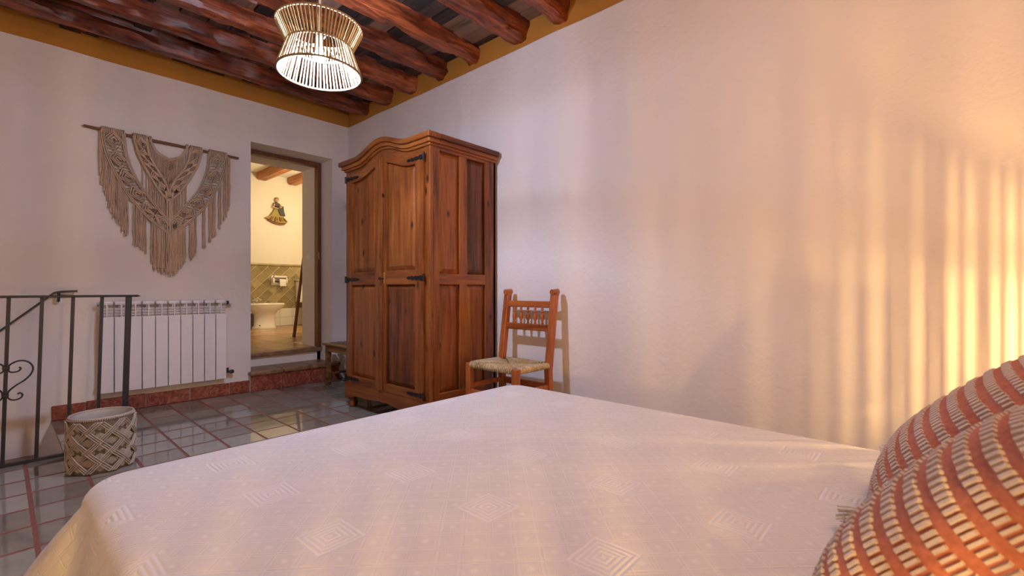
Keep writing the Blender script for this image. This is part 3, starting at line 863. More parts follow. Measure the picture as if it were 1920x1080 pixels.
# rush seat: four triangles of cords meeting in the middle
sx0, sx1, sy0, sy1 = 2.078, 2.428, CY0 - 0.012, CY1 + 0.012
scx, scy = (sx0 + sx1) / 2, (sy0 + sy1) / 2
MB().box(sx0 + 0.03, sx1 - 0.03, sy0 + 0.03, sy1 - 0.03, 0.445, 0.46).build('seat_core', 'rush', ch)
rush = MB(); nr = 24
def wrap(a, b, inward):
    """cord from the rim point a (outside, low) over the rim to the middle b"""
    a = Vector(a); b = Vector(b); d = (b - a); d.z = 0; d = d.normalized()
    z = 0.462
    pts = [a + d * 0.02 + Vector((0, 0, -0.022)), a - d * 0.004 + Vector((0, 0, -0.012)), a - d * 0.006, a + d * 0.004 + Vector((0, 0, 0.011)), a.lerp(b, 0.35) + Vector((0, 0, 0.012)), b + Vector((0, 0, 0.004))]
    rush.tube(pts, 0.0062, 5, cap=False)
for i in range(nr):
    t = (i + 0.5) / nr
    k = 1 - abs(2 * t - 1)
    y = lerp(sy0 + 0.035, sy1 - 0.035, t); x = lerp(sx0 + 0.035, sx1 - 0.035, t)
    wrap((sx0, y, 0.458), (lerp(sx0, scx, k), y, 0.458), 0)
    wrap((sx1, y, 0.458), (lerp(sx1, scx, k), y, 0.458), 0)
    wrap((x, sy0, 0.458), (x, lerp(sy0, scy, k), 0.458), 0)
    wrap((x, sy1, 0.458), (x, lerp(sy1, scy, k), 0.458), 0)
o = rush.build('rush_seat', 'rush', ch, smooth=80); o['kind'] = 'stuff'; o['label'] = 'woven straw seat'

# ================================================================== BENCH behind the wardrobe
bn = thing('bench', (2.36, 4.08, 0), 'low slatted wooden bench half hidden behind the wardrobe', 'bench')
for x in (2.185, 2.475):
    for y in (3.70, 4.45):
        MB().box(x, x + 0.045, y, y + 0.045, 0, 0.395, 0.004).build('leg', 'bench', bn)
for x in (2.19, 2.49):
    MB().box(x, x + 0.022, 3.745, 4.45, 0.335, 0.39, 0.003).build('side_rail', 'bench', bn)
for y in (3.71, 4.462):
    MB().box(2.23, 2.475, y, y + 0.022, 0.335, 0.39, 0.003).build('end_rail', 'bench', bn)
    MB().box(2.23, 2.475, y + 0.004, y + 0.020, 0.100, 0.120, 0.003).build('stretcher', 'bench', bn)
for k in range(5):
    x = 2.165 + k * 0.075
    MB().box(x, x + 0.055, 3.68, 4.515, 0.397, 0.417, 0.004).build('slat', 'bench', bn)

# ================================================================== RADIATOR
RX0, RX1, RZ0, RZ1, RY = 0.505, 1.352, 0.165, 0.862, 4.625
rd = thing('radiator', ((RX0 + RX1) / 2, 4.66, 0.165), 'white aluminium panel radiator with ten sections on the far wall', 'radiator')
pw = (RX1 - RX0) / 10
sec = MB()
sec.box(0.0024, pw - 0.0024, RY, RY + 0.006, RZ0, 0.742, 0.002)
sec.box(0.0024, pw - 0.0024, RY + 0.03, RY + 0.036, RZ0, 0.80, 0.002)
sec.box(pw / 2 - 0.010, pw / 2 + 0.010, RY + 0.002, RY + 0.07, RZ0, 0.735)
sec.box(pw / 2 - 0.012, pw / 2 + 0.012, RY + 0.035, RY + 0.064, 0.70, 0.84)
sec.box(0.0024, pw - 0.0024, RY + 0.064, RY + 0.07, RZ0 + 0.01, 0.80)
sec.box(0.0024, pw - 0.0024, RY + 0.006, RY + 0.066, RZ1 - 0.032, RZ1, 0.012, 2)
sec.tube([(0.001, RY + 0.035, RZ0 + 0.04), (pw - 0.001, RY + 0.035, RZ0 + 0.04)], 0.02, 10)
fin = MB()
for z in (0.754, 0.776, 0.798):
    fin.box(0.004, pw - 0.004, RY + 0.008, RY + 0.034, z, z + 0.004)
    fin.v[-8:] = [(x, y, z_ + (y - RY - 0.012) * 0.35) for x, y, z_ in fin.v[-8:]]
fin.box(pw * 0.5 - 0.0042, pw * 0.5 + 0.0042, RY + 0.003, RY + 0.06, 0.738, RZ1 - 0.026)
sec_me = centred(sec, 'section', 'enamel', 40); fin_me = centred(fin, 'grille', 'enamel')
for k in range(10):
    s_ = piece('section', sec_me, rd, (RX0 + k * pw, 0, 0))
    g_ = bpy.data.objects.new('grille', fin_me); COL.objects.link(g_); g_.parent = s_
MB().tube([(RX1, RY + 0.035, 0.835), (RX1 + 0.03, RY + 0.035, 0.835)], 0.011, 10).tube([(RX1 + 0.028, RY + 0.035, 0.835), (RX1 + 0.05, RY + 0.035, 0.835)], 0.016, 12).build('vent_valve', 'enamel', rd, smooth=50)
MB().tube([(RX1 + 0.006, RY + 0.035, 0.835), (RX1 + 0.022, RY + 0.035, 0.835)], 0.017, 8).build('valve_nut', 'black', rd, smooth=40)
MB().tube([(RX1, RY + 0.035, RZ0 + 0.05), (RX1 + 0.045, RY + 0.035, RZ0 + 0.05)], 0.010, 10).tube([(RX1 + 0.025, RY + 0.035, RZ0 + 0.05), (RX1 + 0.025, RY + 0.09, RZ0 + 0.05)], 0.009, 8).tube([(RX1 + 0.012, RY + 0.035, RZ0 + 0.045), (RX1 + 0.012, RY + 0.035, RZ0 + 0.088)], 0.014, 10).lathe([(0.012, 0), (0.017, 0.01), (0.017, 0.03), (0.01, 0.036)], (RX1 + 0.03, RY + 0.035, RZ0 + 0.05), 12, 'x').build('valve', 'black', rd, smooth=50)
MB().tube([(RX0 - 0.012, RY + 0.035, 0.835), (RX0, RY + 0.035, 0.835)], 0.016, 8).build('plug', 'chrome', rd, smooth=40)
MB().tube([(RX0 - 0.012, RY + 0.035, RZ0 + 0.05), (RX0, RY + 0.035, RZ0 + 0.05)], 0.014, 8).build('plug', 'chrome', rd, smooth=40)
for x in (RX0 + 0.2, RX1 - 0.2):
    MB().box(x, x + 0.02, RY + 0.06, YF, 0.78, 0.80).build('bracket', 'enamel', rd)

# ================================================================== MACRAME WALL HANGING
MY = YF - 0.028; MU = 0.946
mc = thing('macrame_wall_hanging', (MU, YF, 2.16), 'beige macrame wall hanging with long fringes on a wooden rod', 'wall hanging')
MB().tube([(0.423, MY, 2.175), (0.7, MY, 2.163), (1.0, MY, 2.158), (1.466, MY, 2.148)], [0.010, 0.012, 0.012, 0.010], 10).build('rod', 'rod', mc, smooth=60)
def rodz(u): return 2.168 - 0.028 * u
def interp(pts, n):
    """resample a polyline with Catmull-Rom"""
    out = []; m = len(pts)
    for i in range(n + 1):
        f = i / n * (m - 1); k = min(int(f), m - 2); t = f - k
        p0, p1, p2, p3 = [Vector(pts[max(0, min(m - 1, k + d))]) for d in (-1, 0, 1, 2)]
        out.append(0.5 * ((2 * p1) + (-p0 + p2) * t + (2 * p0 - 5 * p1 + 4 * p2 - p3) * t * t + (-p0 + 3 * p1 - 3 * p2 + p3) * t ** 3))
    return out
A_lo = [(-.425, 2.16), (-.415, 2.05), (-.383, 1.93), (-.329, 1.805), (-.274, 1.695), (-.208, 1.607), (-.13, 1.512), (0, 1.408)]
A_up = [(-.285, 2.16), (-.275, 2.03), (-.246, 1.915), (-.208, 1.82), (-.150, 1.725), (-.08, 1.625), (-.04, 1.57), (0, 1.532)]
B_lo = [(-.235, 2.16), (-.215, 2.06), (-.188, 1.98), (-.13, 1.86), (-.06, 1.745), (0, 1.682)]
B_up = [(-.145, 2.16), (-.128, 2.04), (-.085, 1.945), (-.035, 1.86), (-.01, 1.79), (0, 1.76)]
C_nk = [(-.125, 2.162), (-.105, 2.11), (-.07, 2.065), (0, 2.03)]
C_lo = [(-.128, 2.04), (-.09, 1.945), (-.04, 1.875), (0, 1.845)]
def ev(pts, u):
    """z on a polyline at horizontal offset u (u <= 0)"""
    for a, b in zip(pts, pts[1:]):
        if a[0] <= u <= b[0]: return lerp(a[1], b[1], (u - a[0]) / max(b[0] - a[0], 1e-6))
    return pts[0][1] if u < pts[0][0] else pts[-1][1]
def rope(mb, pts2, r, y, sgn):
    mb.tube([(MU + sgn * p[0], y, p[1] + (rodz(sgn * p[0]) - 2.168)) for p in pts2], r, 5, cap=True)
def band(lo, up, nd, sgn, mb, fill):
    L, U = interp(lo, 48), interp(up, 48)
    for f in (0.0, 0.10, 0.90, 1.0):
        rope(mb, [l.lerp(u, f) for l, u in zip(L, U)], 0.0055, MY - 0.010, sgn)
    def at(t, f):
        k = min(int(t * 48), 47); q = t * 48 - k
        return L[k].lerp(L[k + 1], q).lerp(U[k].lerp(U[k + 1], q), f)
    for d in range(nd):                       # diamonds, three nested ropes each
        t0, t1 = d / nd, (d + 1) / nd; tm = (t0 + t1) / 2
        for s in (1.0, 0.66, 0.30):
            c = [at(lerp(tm, t0, s), .5), at(tm, .5 + .40 * s), at(lerp(tm, t1, s), .5), at(tm, .5 - .40 * s), at(lerp(tm, t0, s), .5)]
            rope(mb, c, 0.0066, MY - 0.015 - 0.003 * (1 - s), sgn)
        for e in (0.0,):
            rope(mb, [at(t0, .5), at(tm, .9)], 0.003, MY - 0.003, sgn)
    # backing cords of the band
    for i in range(34):
        f = (i + .5) / 34
        p = at(f, 0.04); q = at(f, 0.96)
        rope(fill, [p, q], 0.0036, MY + 0.010, sgn)
def hang(mb, u, z0, z1, y, r=0.0036, wav=0.004):
    n = max(3, int((z0 - z1) / 0.05)); ph = random.uniform(0, 6)
    pts = []
    for i in range(n + 1):
        t = i / n; z = lerp(z0, z1, t)
        pts.append((MU + u + wav * t * math.sin(z * 30 + ph) + random.uniform(-.0015, .0015), y + random.uniform(-0.002, 0.002), z))
    mb.tube(pts, r, 5)
    if wav > 0.003 and random.random() < 0.8:   # frayed knot at the end
        mb.tube([pts[-1], (pts[-1][0], y, z1 - 0.012)], [r * 1.5, r * 1.7], 5)
knots = MB(); backing = MB(); fringe = MB()
for sgn in (-1, 1):
    pass
for sgn in (1, -1):
    band(A_lo, A_up, 6, sgn, knots, backing)
    band(B_lo, B_up, 6, sgn, knots, backing)
    rope(knots, interp(C_nk, 16), 0.008, MY - 0.006, sgn)
    rope(knots, interp([(p[0], p[1] - 0.012) for p in C_nk], 16), 0.005, MY - 0.004, sgn)
    rope(knots, interp([(-.02, 1.79), (0, 1.765)], 4), 0.006, MY - 0.006, sgn)
# centre diamond under the neckline
for s in (1, .65, .3):
    for q in ([(-.04 * s, 1.985), (0, 1.985 + .045 * s), (.04 * s, 1.985), (0, 1.985 - .045 * s), (-.04 * s, 1.985)],):
        rope(knots, q, 0.004, MY - 0.008, 1)
for s in (1, .6):
    for cu, cz in ((-.06, 1.90), (.06, 1.90), (0, 1.86)):
        rope(knots, [(cu - .03 * s, cz), (cu, cz + .035 * s), (cu + .03 * s, cz), (cu, cz - .035 * s), (cu - .03 * s, cz)], 0.004, MY - 0.008, 1)
# lark's head knots on the rod
for (a, b) in ((-.425, -.285), (-.235, -.145), (.145, .235), (.285, .425), (-.135, -.115), (.115, .135)):
    n = max(2, int((b - a) / 0.0105))
    for i in range(n):
        u = lerp(a, b, (i + .5) / n); z = rodz(u)
        knots.tube([(MU + u, MY - 0.004, z - 0.03), (MU + u, MY - 0.017, z), (MU + u, MY - 0.006, z + 0.016), (MU + u, MY + 0.010, z + 0.010), (MU + u, MY + 0.012, z - 0.02)], 0.0048, 5)
# fringe bottoms (offset, z): the two sides of the photograph are not equal
FB = [(-.440, 1.85), (-.425, 1.80), (-.379, 1.60), (-.325, 1.475), (-.265, 1.37), (-.215, 1.31), (-.164, 1.262), (-.125, 1.20), (-.10, 1.145), (-.03, 1.10), (0.012, 1.082), (.06, 1.12), (.108, 1.18), (.174, 1.238), (.276, 1.345), (.334, 1.443), (.406, 1.559), (.45, 1.72), (.467, 1.775)]
u = -.43
gaps = [(-.262, -.232, 1.60), (-.150, -.118, 1.52), (.120, .142, 1.50), (.196, .236, 1.58), (.262, .292, 1.66), (.338, .356, 1.75), (.385, .400, 1.82)]
while u < .452:
    au = -abs(u)
    z0 = ev(A_lo, max(au, -.424)) + (rodz(u) - 2.168) + 0.01
    zb = ev(FB, u)
    ok = not any(a < u < b for a, b, z in gaps)
    if ok and z0 - zb > 0.05:
        for _ in range(2):
            hang(fringe, u + random.uniform(-.004, .004), z0, zb + random.uniform(-.012, .035), MY + random.uniform(-.006, .004))
    # cords between band B and band A, and between the neckline and band B
    if -.135 < au:
        z1 = ev(A_up, au)
        zt_ = ev(B_lo, au) if au > -.235 else 2.15
        if zt_ - z1 > 0.02 and random.random() < 0.86: hang(fringe, u, zt_, z1, MY + 0.004, 0.0036, 0.001)
    if -.125 < au:
        zt_ = ev(C_nk, au); z1 = ev(B_up, au)
        if zt_ - z1 > 0.02 and random.random() < 0.9: hang(fringe, u, zt_, z1, MY + 0.002, 0.0034, 0.001)
    if -.20 < au < -.12 and random.random() < 0.25:
        zt_ = ev(B_lo, au); z1 = ev(A_up, max(au, -.284))
        if zt_ - z1 > 0.03: hang(fringe, u, zt_, z1, MY + 0.003, 0.0034, 0.001)
    u += 0.0086
# second layer of long cords in the middle, and the gathered cord in the centre
for i in range(34):
    u = random.uniform(-.095, .105)
    hang(fringe, u, 1.45, ev(FB, u) + random.uniform(-.02, .04), MY - 0.008)
for i in range(14):
    hang(fringe, random.uniform(-.022, .022), 1.69, random.uniform(1.40, 1.46), MY - 0.014 - random.uniform(0, .006), 0.0036, 0.002)
for i in range(9):
    a = i / 9 * 6.28; knots.tube([(MU - .02, MY - .014, 1.69 + .004 * math.sin(a)), (MU, MY - .024, 1.685 + .004 * math.cos(a)), (MU + .02, MY - .014, 1.69)], .004, 5)
# diamond meshwork at the tip of the V
for i in range(-5, 6):
    for s in (-1, 1):
        p0 = (i * .018, 1.50 - abs(i) * -.012); p1 = (i * .018 + s * .04, 1.45 + abs(i) * .013)
        rope(knots, [p0, p1], 0.003, MY - 0.006, 1)
for nm, m_ in (('knotted_bands', knots), ('backing_cords', backing), ('fringe', fringe)):
    o = m_.build(nm, 'macrame', mc, smooth=80); o['kind'] = 'stuff'

# ================================================================== STAIR RAILING
RYy = 3.66
rl = thing('stair_railing', (0.0, RYy, 0.0), 'black wrought iron stair railing with upright bars and a scroll', 'railing')
RL0 = -1.2
def rack(z): return -0.024 * (1 - z / 0.905)      # the bars lean slightly
MB().box(RL0, 0.575, RYy - 0.022, RYy + 0.022, 0.905, 0.918, 0.003).prism([(0.575, 0.905), (0.592, 0.910), (0.575, 0.918)], RYy - 0.022, RYy + 0.022, 'y').build('top_rail', 'iron', rl)
MB().box(RL0, 0.50, RYy - 0.012, RYy + 0.012, 0.004, 0.022, 0.002).build('bottom_rail', 'iron', rl)
def bar(x, hw, z0=0.01, z1=0.906):
    m_ = MB(); m_.add([(x + rack(z) + a, RYy + b, z) for z in (z0, z1) for a, b in ((-hw, -hw), (hw, -hw), (hw, hw), (-hw, hw))],
                      [(3, 2, 1, 0), (4, 5, 6, 7), (0, 1, 5, 4), (1, 2, 6, 5), (2, 3, 7, 6), (3, 0, 4, 7)]); return m_
for k in range(-6, 4):
    bar(0.035 + k * 0.1255, 0.008).build('baluster', 'iron', rl, bevel=0.0015)
bar(0.535, 0.014, 0.0).build('newel_post', 'iron', rl, bevel=0.002)
def scroll(xc, sg):
    ctrl = [(.034, .500), (.036, .512), (.030, .520), (.018, .508), (.004, .510), (-.004, .530), (.008, .552), (.040, .566), (.072, .555), (.090, .525), (.084, .490), (.060, .458), (.030, .435), (.004, .408), (-.002, .380), (.012, .360), (.032, .357), (.050, .366), (.054, .382), (.044, .392), (.036, .386)]
    ctrl[0] = (.038, .532); ctrl[1] = (.044, .522); ctrl[2] = (.036, .510); ctrl[3] = (.020, .506)
    pts = interp([(p[0] + .010, p[1]) for p in ctrl], 90)
    return MB().tube([(xc + rack(p[1]) + sg * p[0], RYy - 0.002, p[1]) for p in pts], 0.0042, 6)
for sg in (1, -1):
    scroll(0.035, sg).build('scroll', 'iron', rl, smooth=60)
MB().box(0.035 + rack(.52) - 0.014, 0.035 + rack(.52) + 0.014, RYy - 0.013, RYy + 0.013, 0.522, 0.542, 0.002).build('scroll_collar', 'iron', rl)
MB().box(0.035 + rack(.39) - 0.014, 0.035 + rack(.39) + 0.014, RYy - 0.013, RYy + 0.013, 0.378, 0.398, 0.002).build('scroll_collar', 'iron', rl)

# ================================================================== HANDRAIL ON THE WALL
hr = thing('wall_handrail', (0.27, YF, 0.9), 'black iron handrail sloping down the stair wall', 'handrail')
hp = [(0.385, 4.655, 0.938), (0.30, 4.655, 0.934), (0.262, 4.655, 0.925), (0.235, 4.655, 0.898), (0.0, 4.655, 0.668), (-0.9, 4.655, -0.21)]
mb = MB()
for (a, b) in zip(hp, hp[1:]):
    mb.prism([(a[0], a[2] - 0.008), (b[0], b[2] - 0.008), (b[0], b[2] + 0.008), (a[0], a[2] + 0.008)], 4.635, 4.675, 'y')
mb.build('rail', 'iron', hr, weld=True)
for (x, z) in ((0.288, 0.925), (-0.5, 0.175)):
    MB().tube([(x, 4.655, z), (x, 4.655, z - 0.045), (x, 4.675, z - 0.058), (x, YF, z - 0.058)], 0.008, 8).build('bracket', 'iron', hr, smooth=50)
    MB().lathe([(0.024, 0), (0.024, -0.008), (0.012, -0.012)], (x, YF, z - 0.058), 14, 'y').build('wall_plate', 'plastic', hr, smooth=40)

# ================================================================== BASKET
BC = Vector((0.372, 3.312, 0.0)); BR, BH = 0.133, 0.282
bk = thing('basket', BC, 'round beige macrame basket standing by the stair railing', 'basket')
prof = [(0.0, 0.004), (BR - 0.012, 0.004), (BR - 0.006, 0.0), (BR, 0.01), (BR, BH - 0.004), (BR - 0.003, BH), (BR - 0.008, BH), (BR - 0.010, BH - 0.006), (BR - 0.012, 0.02), (0.0, 0.02)]
MB().lathe(prof, BC, 40).build('body', 'basketbase', bk, smooth=40)
prof = [(BR - 0.009, BH - 0.002), (BR - 0.014, BH - 0.02), (BR - 0.016, 0.03), (0.0, 0.028)]
MB().lathe(prof, BC, 40, cap=False).build('lining', 'basketcloth', bk, smooth=40)
def cyl(a, z, r): return (BC.x + r * math.cos(a), BC.y + r * math.sin(a), z)
mesh_ = MB(); NA, NZ = 9, 5
ch_ = (BH - 0.02) / NZ
for k in range(NA):
    for sg in (1, -1):
        for w_ in (-0.012, 0.0, 0.012):
            pts = []
            for i in range(NZ * 6 + 1):
                z = 0.008 + (BH - 0.022) * i / (NZ * 6)
                a = 2 * PI * k / NA + sg * (z - 0.008) / ch_ * PI / NA * 1.0 + w_ / BR
                over = 0.007 + 0.004 * (1 if ((i // 6) % 2 == 0) == (sg > 0) else 0)
                pts.append(cyl(a, z, BR + over))
            mesh_.tube(pts, 0.0036, 6)
    # small knotted diamond fills: short upright cords
    for j in range(NZ * 2 + 1):
        for q in (-0.36, -0.30, -0.24, -0.18, -0.12, -0.06, 0.0, 0.06, 0.12, 0.18, 0.24, 0.30, 0.36):
            a = 2 * PI * (k + 0.5 * (j % 2) + q * 0.9) / NA + PI / NA * 0.0
            zc = 0.008 + ch_ * 0.5 * j; hh = ch_ * (0.44 - abs(q)) * 0.9
            if hh < 0.006 or zc - hh < 0.003 or zc + hh > BH - 0.01: continue
            mesh_.tube([cyl(a, zc - hh, BR + 0.001), cyl(a + 0.01, zc, BR + 0.005), cyl(a, zc + hh, BR + 0.001)], 0.0027, 5)
o = mesh_.build('macrame_cover', 'basketcord', bk, smooth=80); o['kind'] = 'stuff'
rim = MB()
rim.tube([cyl(2 * PI * i / 60, BH, BR - 0.002) for i in range(61)], 0.0065, 8, cap=False)
for i in range(90):
    a = 2 * PI * i / 90
    rim.tube([cyl(a, BH - 0.008, BR + 0.006), cyl(a + 0.04, BH + 0.006, BR - 0.001), cyl(a + 0.07, BH - 0.005, BR - 0.010)], 0.0022, 4, cap=False)
rim.build('rim', 'basketcord', bk, smooth=60)

# ================================================================== PENDANT LAMP
PC = Vector((1.067, 2.249, 0)); Z0, Z1, Z2 = 2.020, 2.148, 2.248; R0, R1, R2 = 0.195, 0.150, 0.198
pl = thing('pendant_lamp', (PC.x, PC.y, ZC), 'hourglass pendant lamp of jute cords hanging from the beams', 'lamp')
def circ(r, z, n=72): return [(PC.x + r * math.cos(2 * PI * i / n), PC.y + r * math.sin(2 * PI * i / n), z) for i in range(n + 1)]
for r_, z_, rr in ((R0, Z0, 0.0055), (R1, Z1, 0.0055), (R2, Z2, 0.0055)):
    MB().tube(circ(r_, z_), rr, 8, cap=False).build('ring', 'jute_ring' if z_ < 2.2 else 'jute', pl, smooth=60)
NC = 68
lo_c, up_c = MB(), MB()
for k in range(NC):
    a = 2 * PI * k / NC + random.uniform(-.012, .012); rr = random.uniform(0.0036, 0.0044)
    p0 = Vector((PC.x + (R0 + .002) * math.cos(a), PC.y + (R0 + .002) * math.sin(a), Z0)); p1 = Vector((PC.x + (R1 + .002) * math.cos(a), PC.y + (R1 + .002) * math.sin(a), Z1))
    lo_c.tube([p0, p0.lerp(p1, .5), p1], rr, 6)
    a += PI / NC
    p0 = Vector((PC.x + (R1 + .002) * math.cos(a), PC.y + (R1 + .002) * math.sin(a), Z1)); p1 = Vector((PC.x + (R2 + .002) * math.cos(a), PC.y + (R2 + .002) * math.sin(a), Z2))
    up_c.tube([p0, p0.lerp(p1, .5), p1], rr * 1.08, 6)
o = lo_c.build('lower_cords', 'jute', pl, smooth=60); o['kind'] = 'stuff'
o = up_c.build('upper_cords', 'jute', pl, smooth=60); o['kind'] = 'stuff'
for k in range(3):
    a = k * 2 * PI / 3 + .3
    MB().tube([(PC.x + R1 * math.cos(a), PC.y + R1 * math.sin(a), Z1), (PC.x + .02 * math.cos(a), PC.y + .02 * math.sin(a), Z1 + 0.02)], 0.0022, 6).build('spoke', 'plastic', pl, smooth=60)
MB().tube([(PC.x, PC.y, Z1 + 0.05), (PC.x, PC.y, ZC)], 0.0055, 8).build('cable', 'cable', pl, smooth=60)
MB().tube([(PC.x, PC.y, Z1 - 0.005), (PC.x, PC.y, Z1 + 0.055)], 0.019, 14).build('socket', 'plastic', pl, smooth=40)
BRr = 0.030
bm = bmesh.new(); bmesh.ops.create_uvsphere(bm, u_segments=14, v_segments=9, radius=BRr)
for q in bm.verts: q.co += Vector((PC.x, PC.y, 2.108))
M['pendant_bulb'] = emit('pendant_bulb', PENDANT_C, PENDANT_W, 4 * PI * BRr ** 2)
MB().bm(bm).build('bulb', 'pendant_bulb', pl, smooth=80)

# ================================================================== BEDSIDE TABLES AND LAMPS (beside the bed head, out of frame)
def night(loc, label):
    t = thing('bedside_table', loc, label, 'bedside table', 'bedside tables')
    x, y, _ = loc
    MB().box(x - .20, x + .20, y - .17, y + .17, 0.50, 0.525, 0.004).build('top', 'ward_y', t)
    for a in (-.18, .145):
        for b in (-.15, .115):
            MB().box(x + a, x + a + .035, y + b, y + b + .035, 0, 0.50, 0.003).build('leg', 'ward_z', t)
    d_ = MB().box(x - .16, x + .16, y - .14, y + .14, 0.36, 0.50, 0.003).build('drawer', 'ward_y', t)
    MB().lathe([(0.006, 0), (0.006, .012), (.014, .016), (.014, .024), (0, .03)], (x, y + .14, 0.43), 12, 'y').build('knob', 'brass', d_, smooth=50)
    return t
M['filament'] = emit('warm_filament', LAMP_C, LAMP_W, 2 * PI * 0.0026 * 0.03)
M['filament2'] = emit('warm_filament_bright', LAMP_C, LAMP2_W, 2 * PI * 0.0026 * 0.03)
def table_lamp(loc, label, fil='filament'):
    t = thing('table_lamp', loc, label, 'lamp', 'bedside lamps')
    x, y, z = loc; c = (x, y, z)
    MB().lathe([(0.0, 0), (0.07, 0), (0.075, 0.012), (0.05, 0.022), (0.018, 0.03), (0.012, 0.05)], c, 24).build('base', 'ward_z', t, smooth=50)
    MB().tube([(x, y, z + .04), (x, y, z + .165)], 0.008, 10).build('stem', 'brass', t, smooth=50)
    zb, zt = z + .15, z + .37; rb, rt = 0.115, 0.105
    cords = MB(); n = 104; rw, zw = 0.088, z + .285
    for k in range(n):
        dens = 0.5 + 0.5 * math.sin(k * 0.55 + 1.3 * math.sin(k * 0.21))
        a = 2 * PI * (k + random.uniform(-.28, .28)) / n; rr = random.uniform(.0014, .0019) + .0004 * dens
        cords.tube([(x + rb * math.cos(a), y + rb * math.sin(a), zb), (x + rw * math.cos(a), y + rw * math.sin(a), zw), (x + rt * math.cos(a), y + rt * math.sin(a), zt)], rr, 5)
    o = cords.build('shade_cords', 'jute', t, smooth=60); o['kind'] = 'stuff'
    for r_, z_ in ((rb, zb), (rw, zw), (rt, zt)):
        MB().tube([(x + r_ * math.cos(2 * PI * i / 48), y + r_ * math.sin(2 * PI * i / 48), z_) for i in range(49)], 0.005, 6, cap=False).build('ring', 'jute_ring', t, smooth=60)
    MB().tube([(x, y, z + .165), (x, y, z + .205)], 0.016, 12).build('socket', 'plastic', t, smooth=50)
    MB().tube([(x, y, z + .215), (x, y, z + .245)], 0.0026, 8).build('bulb', fil, t, smooth=50)
    for a in (0, PI):
        MB().tube([(x + rb * math.cos(a), y + rb * math.sin(a), zb), (x + .014 * math.cos(a), y, zb + .02)], 0.002, 6).build('spoke', 'brass', t)
    return t
night((2.08, -0.42, 0), 'bedside table between the bed and the long white wall')
night((-0.42, -0.45, 0), 'bedside table on the near side of the bed')
table_lamp((2.10, -0.44, 0.525), 'corded table lamp between the bed and the long white wall')
table_lamp((-0.42, -0.45, 0.525), 'corded table lamp on the near side of the bed', 'filament2')

# added warm fill light above the bed head, unseen behind the camera
gl = thing('fill_light', (0.9, -0.45, 2.75), 'added round warm fill light, unseen above the bed head', 'lamp')
GR = 0.15
bm = bmesh.new(); bmesh.ops.create_uvsphere(bm, u_segments=20, v_segments=12, radius=GR)
for q in bm.verts: q.co += Vector((0.9, -0.45, 2.28))
M['fill_sphere'] = emit('fill_glow', FILL_C, FILL_W, 4 * PI * GR ** 2)
MB().bm(bm).build('fill_sphere', 'fill_sphere', gl, smooth=80)
MB().tube([(0.9, -0.45, 2.42), (0.9, -0.45, 2.88)], 0.004, 8).build('cable', 'cable', gl)

# ================================================================== BATHROOM OBJECTS
# bidet, long axis along x, front end towards +x
bd = thing('bidet', (2.86, 8.0, FZ), 'white porcelain bidet in front of the tiled bathroom wall', 'bidet')
bx0 = 2.60
def oval_loft(secs, n=28):
    """secs: (z, xc, half length, half width)"""
    vs = []
    for z, xc, a, b in secs:
        for k in range(n):
            t = 2 * PI * k / n; c_, s_ = math.cos(t), math.sin(t)
            vs.append((xc + a * math.copysign(abs(c_) ** .75, c_), 8.0 + b * math.copysign(abs(s_) ** .75, s_), FZ + z))
    m = len(secs)
    fs = [(i * n + k, i * n + (k + 1) % n, (i + 1) * n + (k + 1) % n, (i + 1) * n + k) for i in range(m - 1) for k in range(n)]
    fs += [tuple(range(n - 1, -1, -1)), tuple((m - 1) * n + k for k in range(n))]
    return MB().add(vs, fs)
oval_loft([(0, 2.87, .172, .13), (.025, 2.87, .172, .13), (.04, 2.875, .155, .115), (.15, 2.88, .148, .105), (.22, 2.88, .155, .115), (.27, 2.88, .185, .14), (.33, 2.885, .265, .17), (.375, 2.885, .29, .18)]).build('pedestal', 'porcelain', bd, smooth=50)
oval_loft([(.378, 2.885, .292, .182), (.395, 2.885, .292, .182), (.405, 2.885, .284, .176), (.400, 2.90, .22, .14), (.33, 2.90, .17, .10), (.31, 2.90, .08, .05)]).build('bowl_rim', 'porcelain', bd, smooth=40)
tp = MB()
for dx, dy in ((0, -.07), (0, .07)):
    tp.lathe([(0.018, 0), (0.018, .03), (.010, .035), (.022, .045), (.024, .06), (.012, .07)], (2.74 + dx, 8.0 + dy, FZ + .40), 10)
tp.tube([(2.74, 7.93, FZ + .43), (2.74, 8.07, FZ + .43)], .010, 8).tube([(2.74, 8.0, FZ + .42), (2.74, 8.0, FZ + .48), (2.78, 8.0, FZ + .49), (2.83, 8.0, FZ + .455)], .010, 8)
tp.tube([(2.66, 7.96, FZ + .40), (2.62, 7.95, FZ + .41), (2.60, 7.94, FZ + .38)], .006, 6)
tp.build('tap', 'chrome', bd, smooth=50)
MB().lathe([(0.010, 0), (.010, -.006), (0, -.008)], (2.76, 7.873, FZ + .055), 10, 'y').build('fixing_screw', 'black', bd)
# grey box left of the bidet
gb = thing('storage_box', (2.60, 8.2, FZ), 'grey brown box with a dark round knob left of the bidet', 'box')
MB().box(2.44, 2.76, 8.12, 8.32, FZ, FZ + .24, .008).build('box', 'greybox', gb)
MB().lathe([(.028, 0), (.028, -.012), (.018, -.018), (0, -.018)], (2.655, 8.12, FZ + .15), 16, 'y').build('knob', 'black', gb, smooth=40)
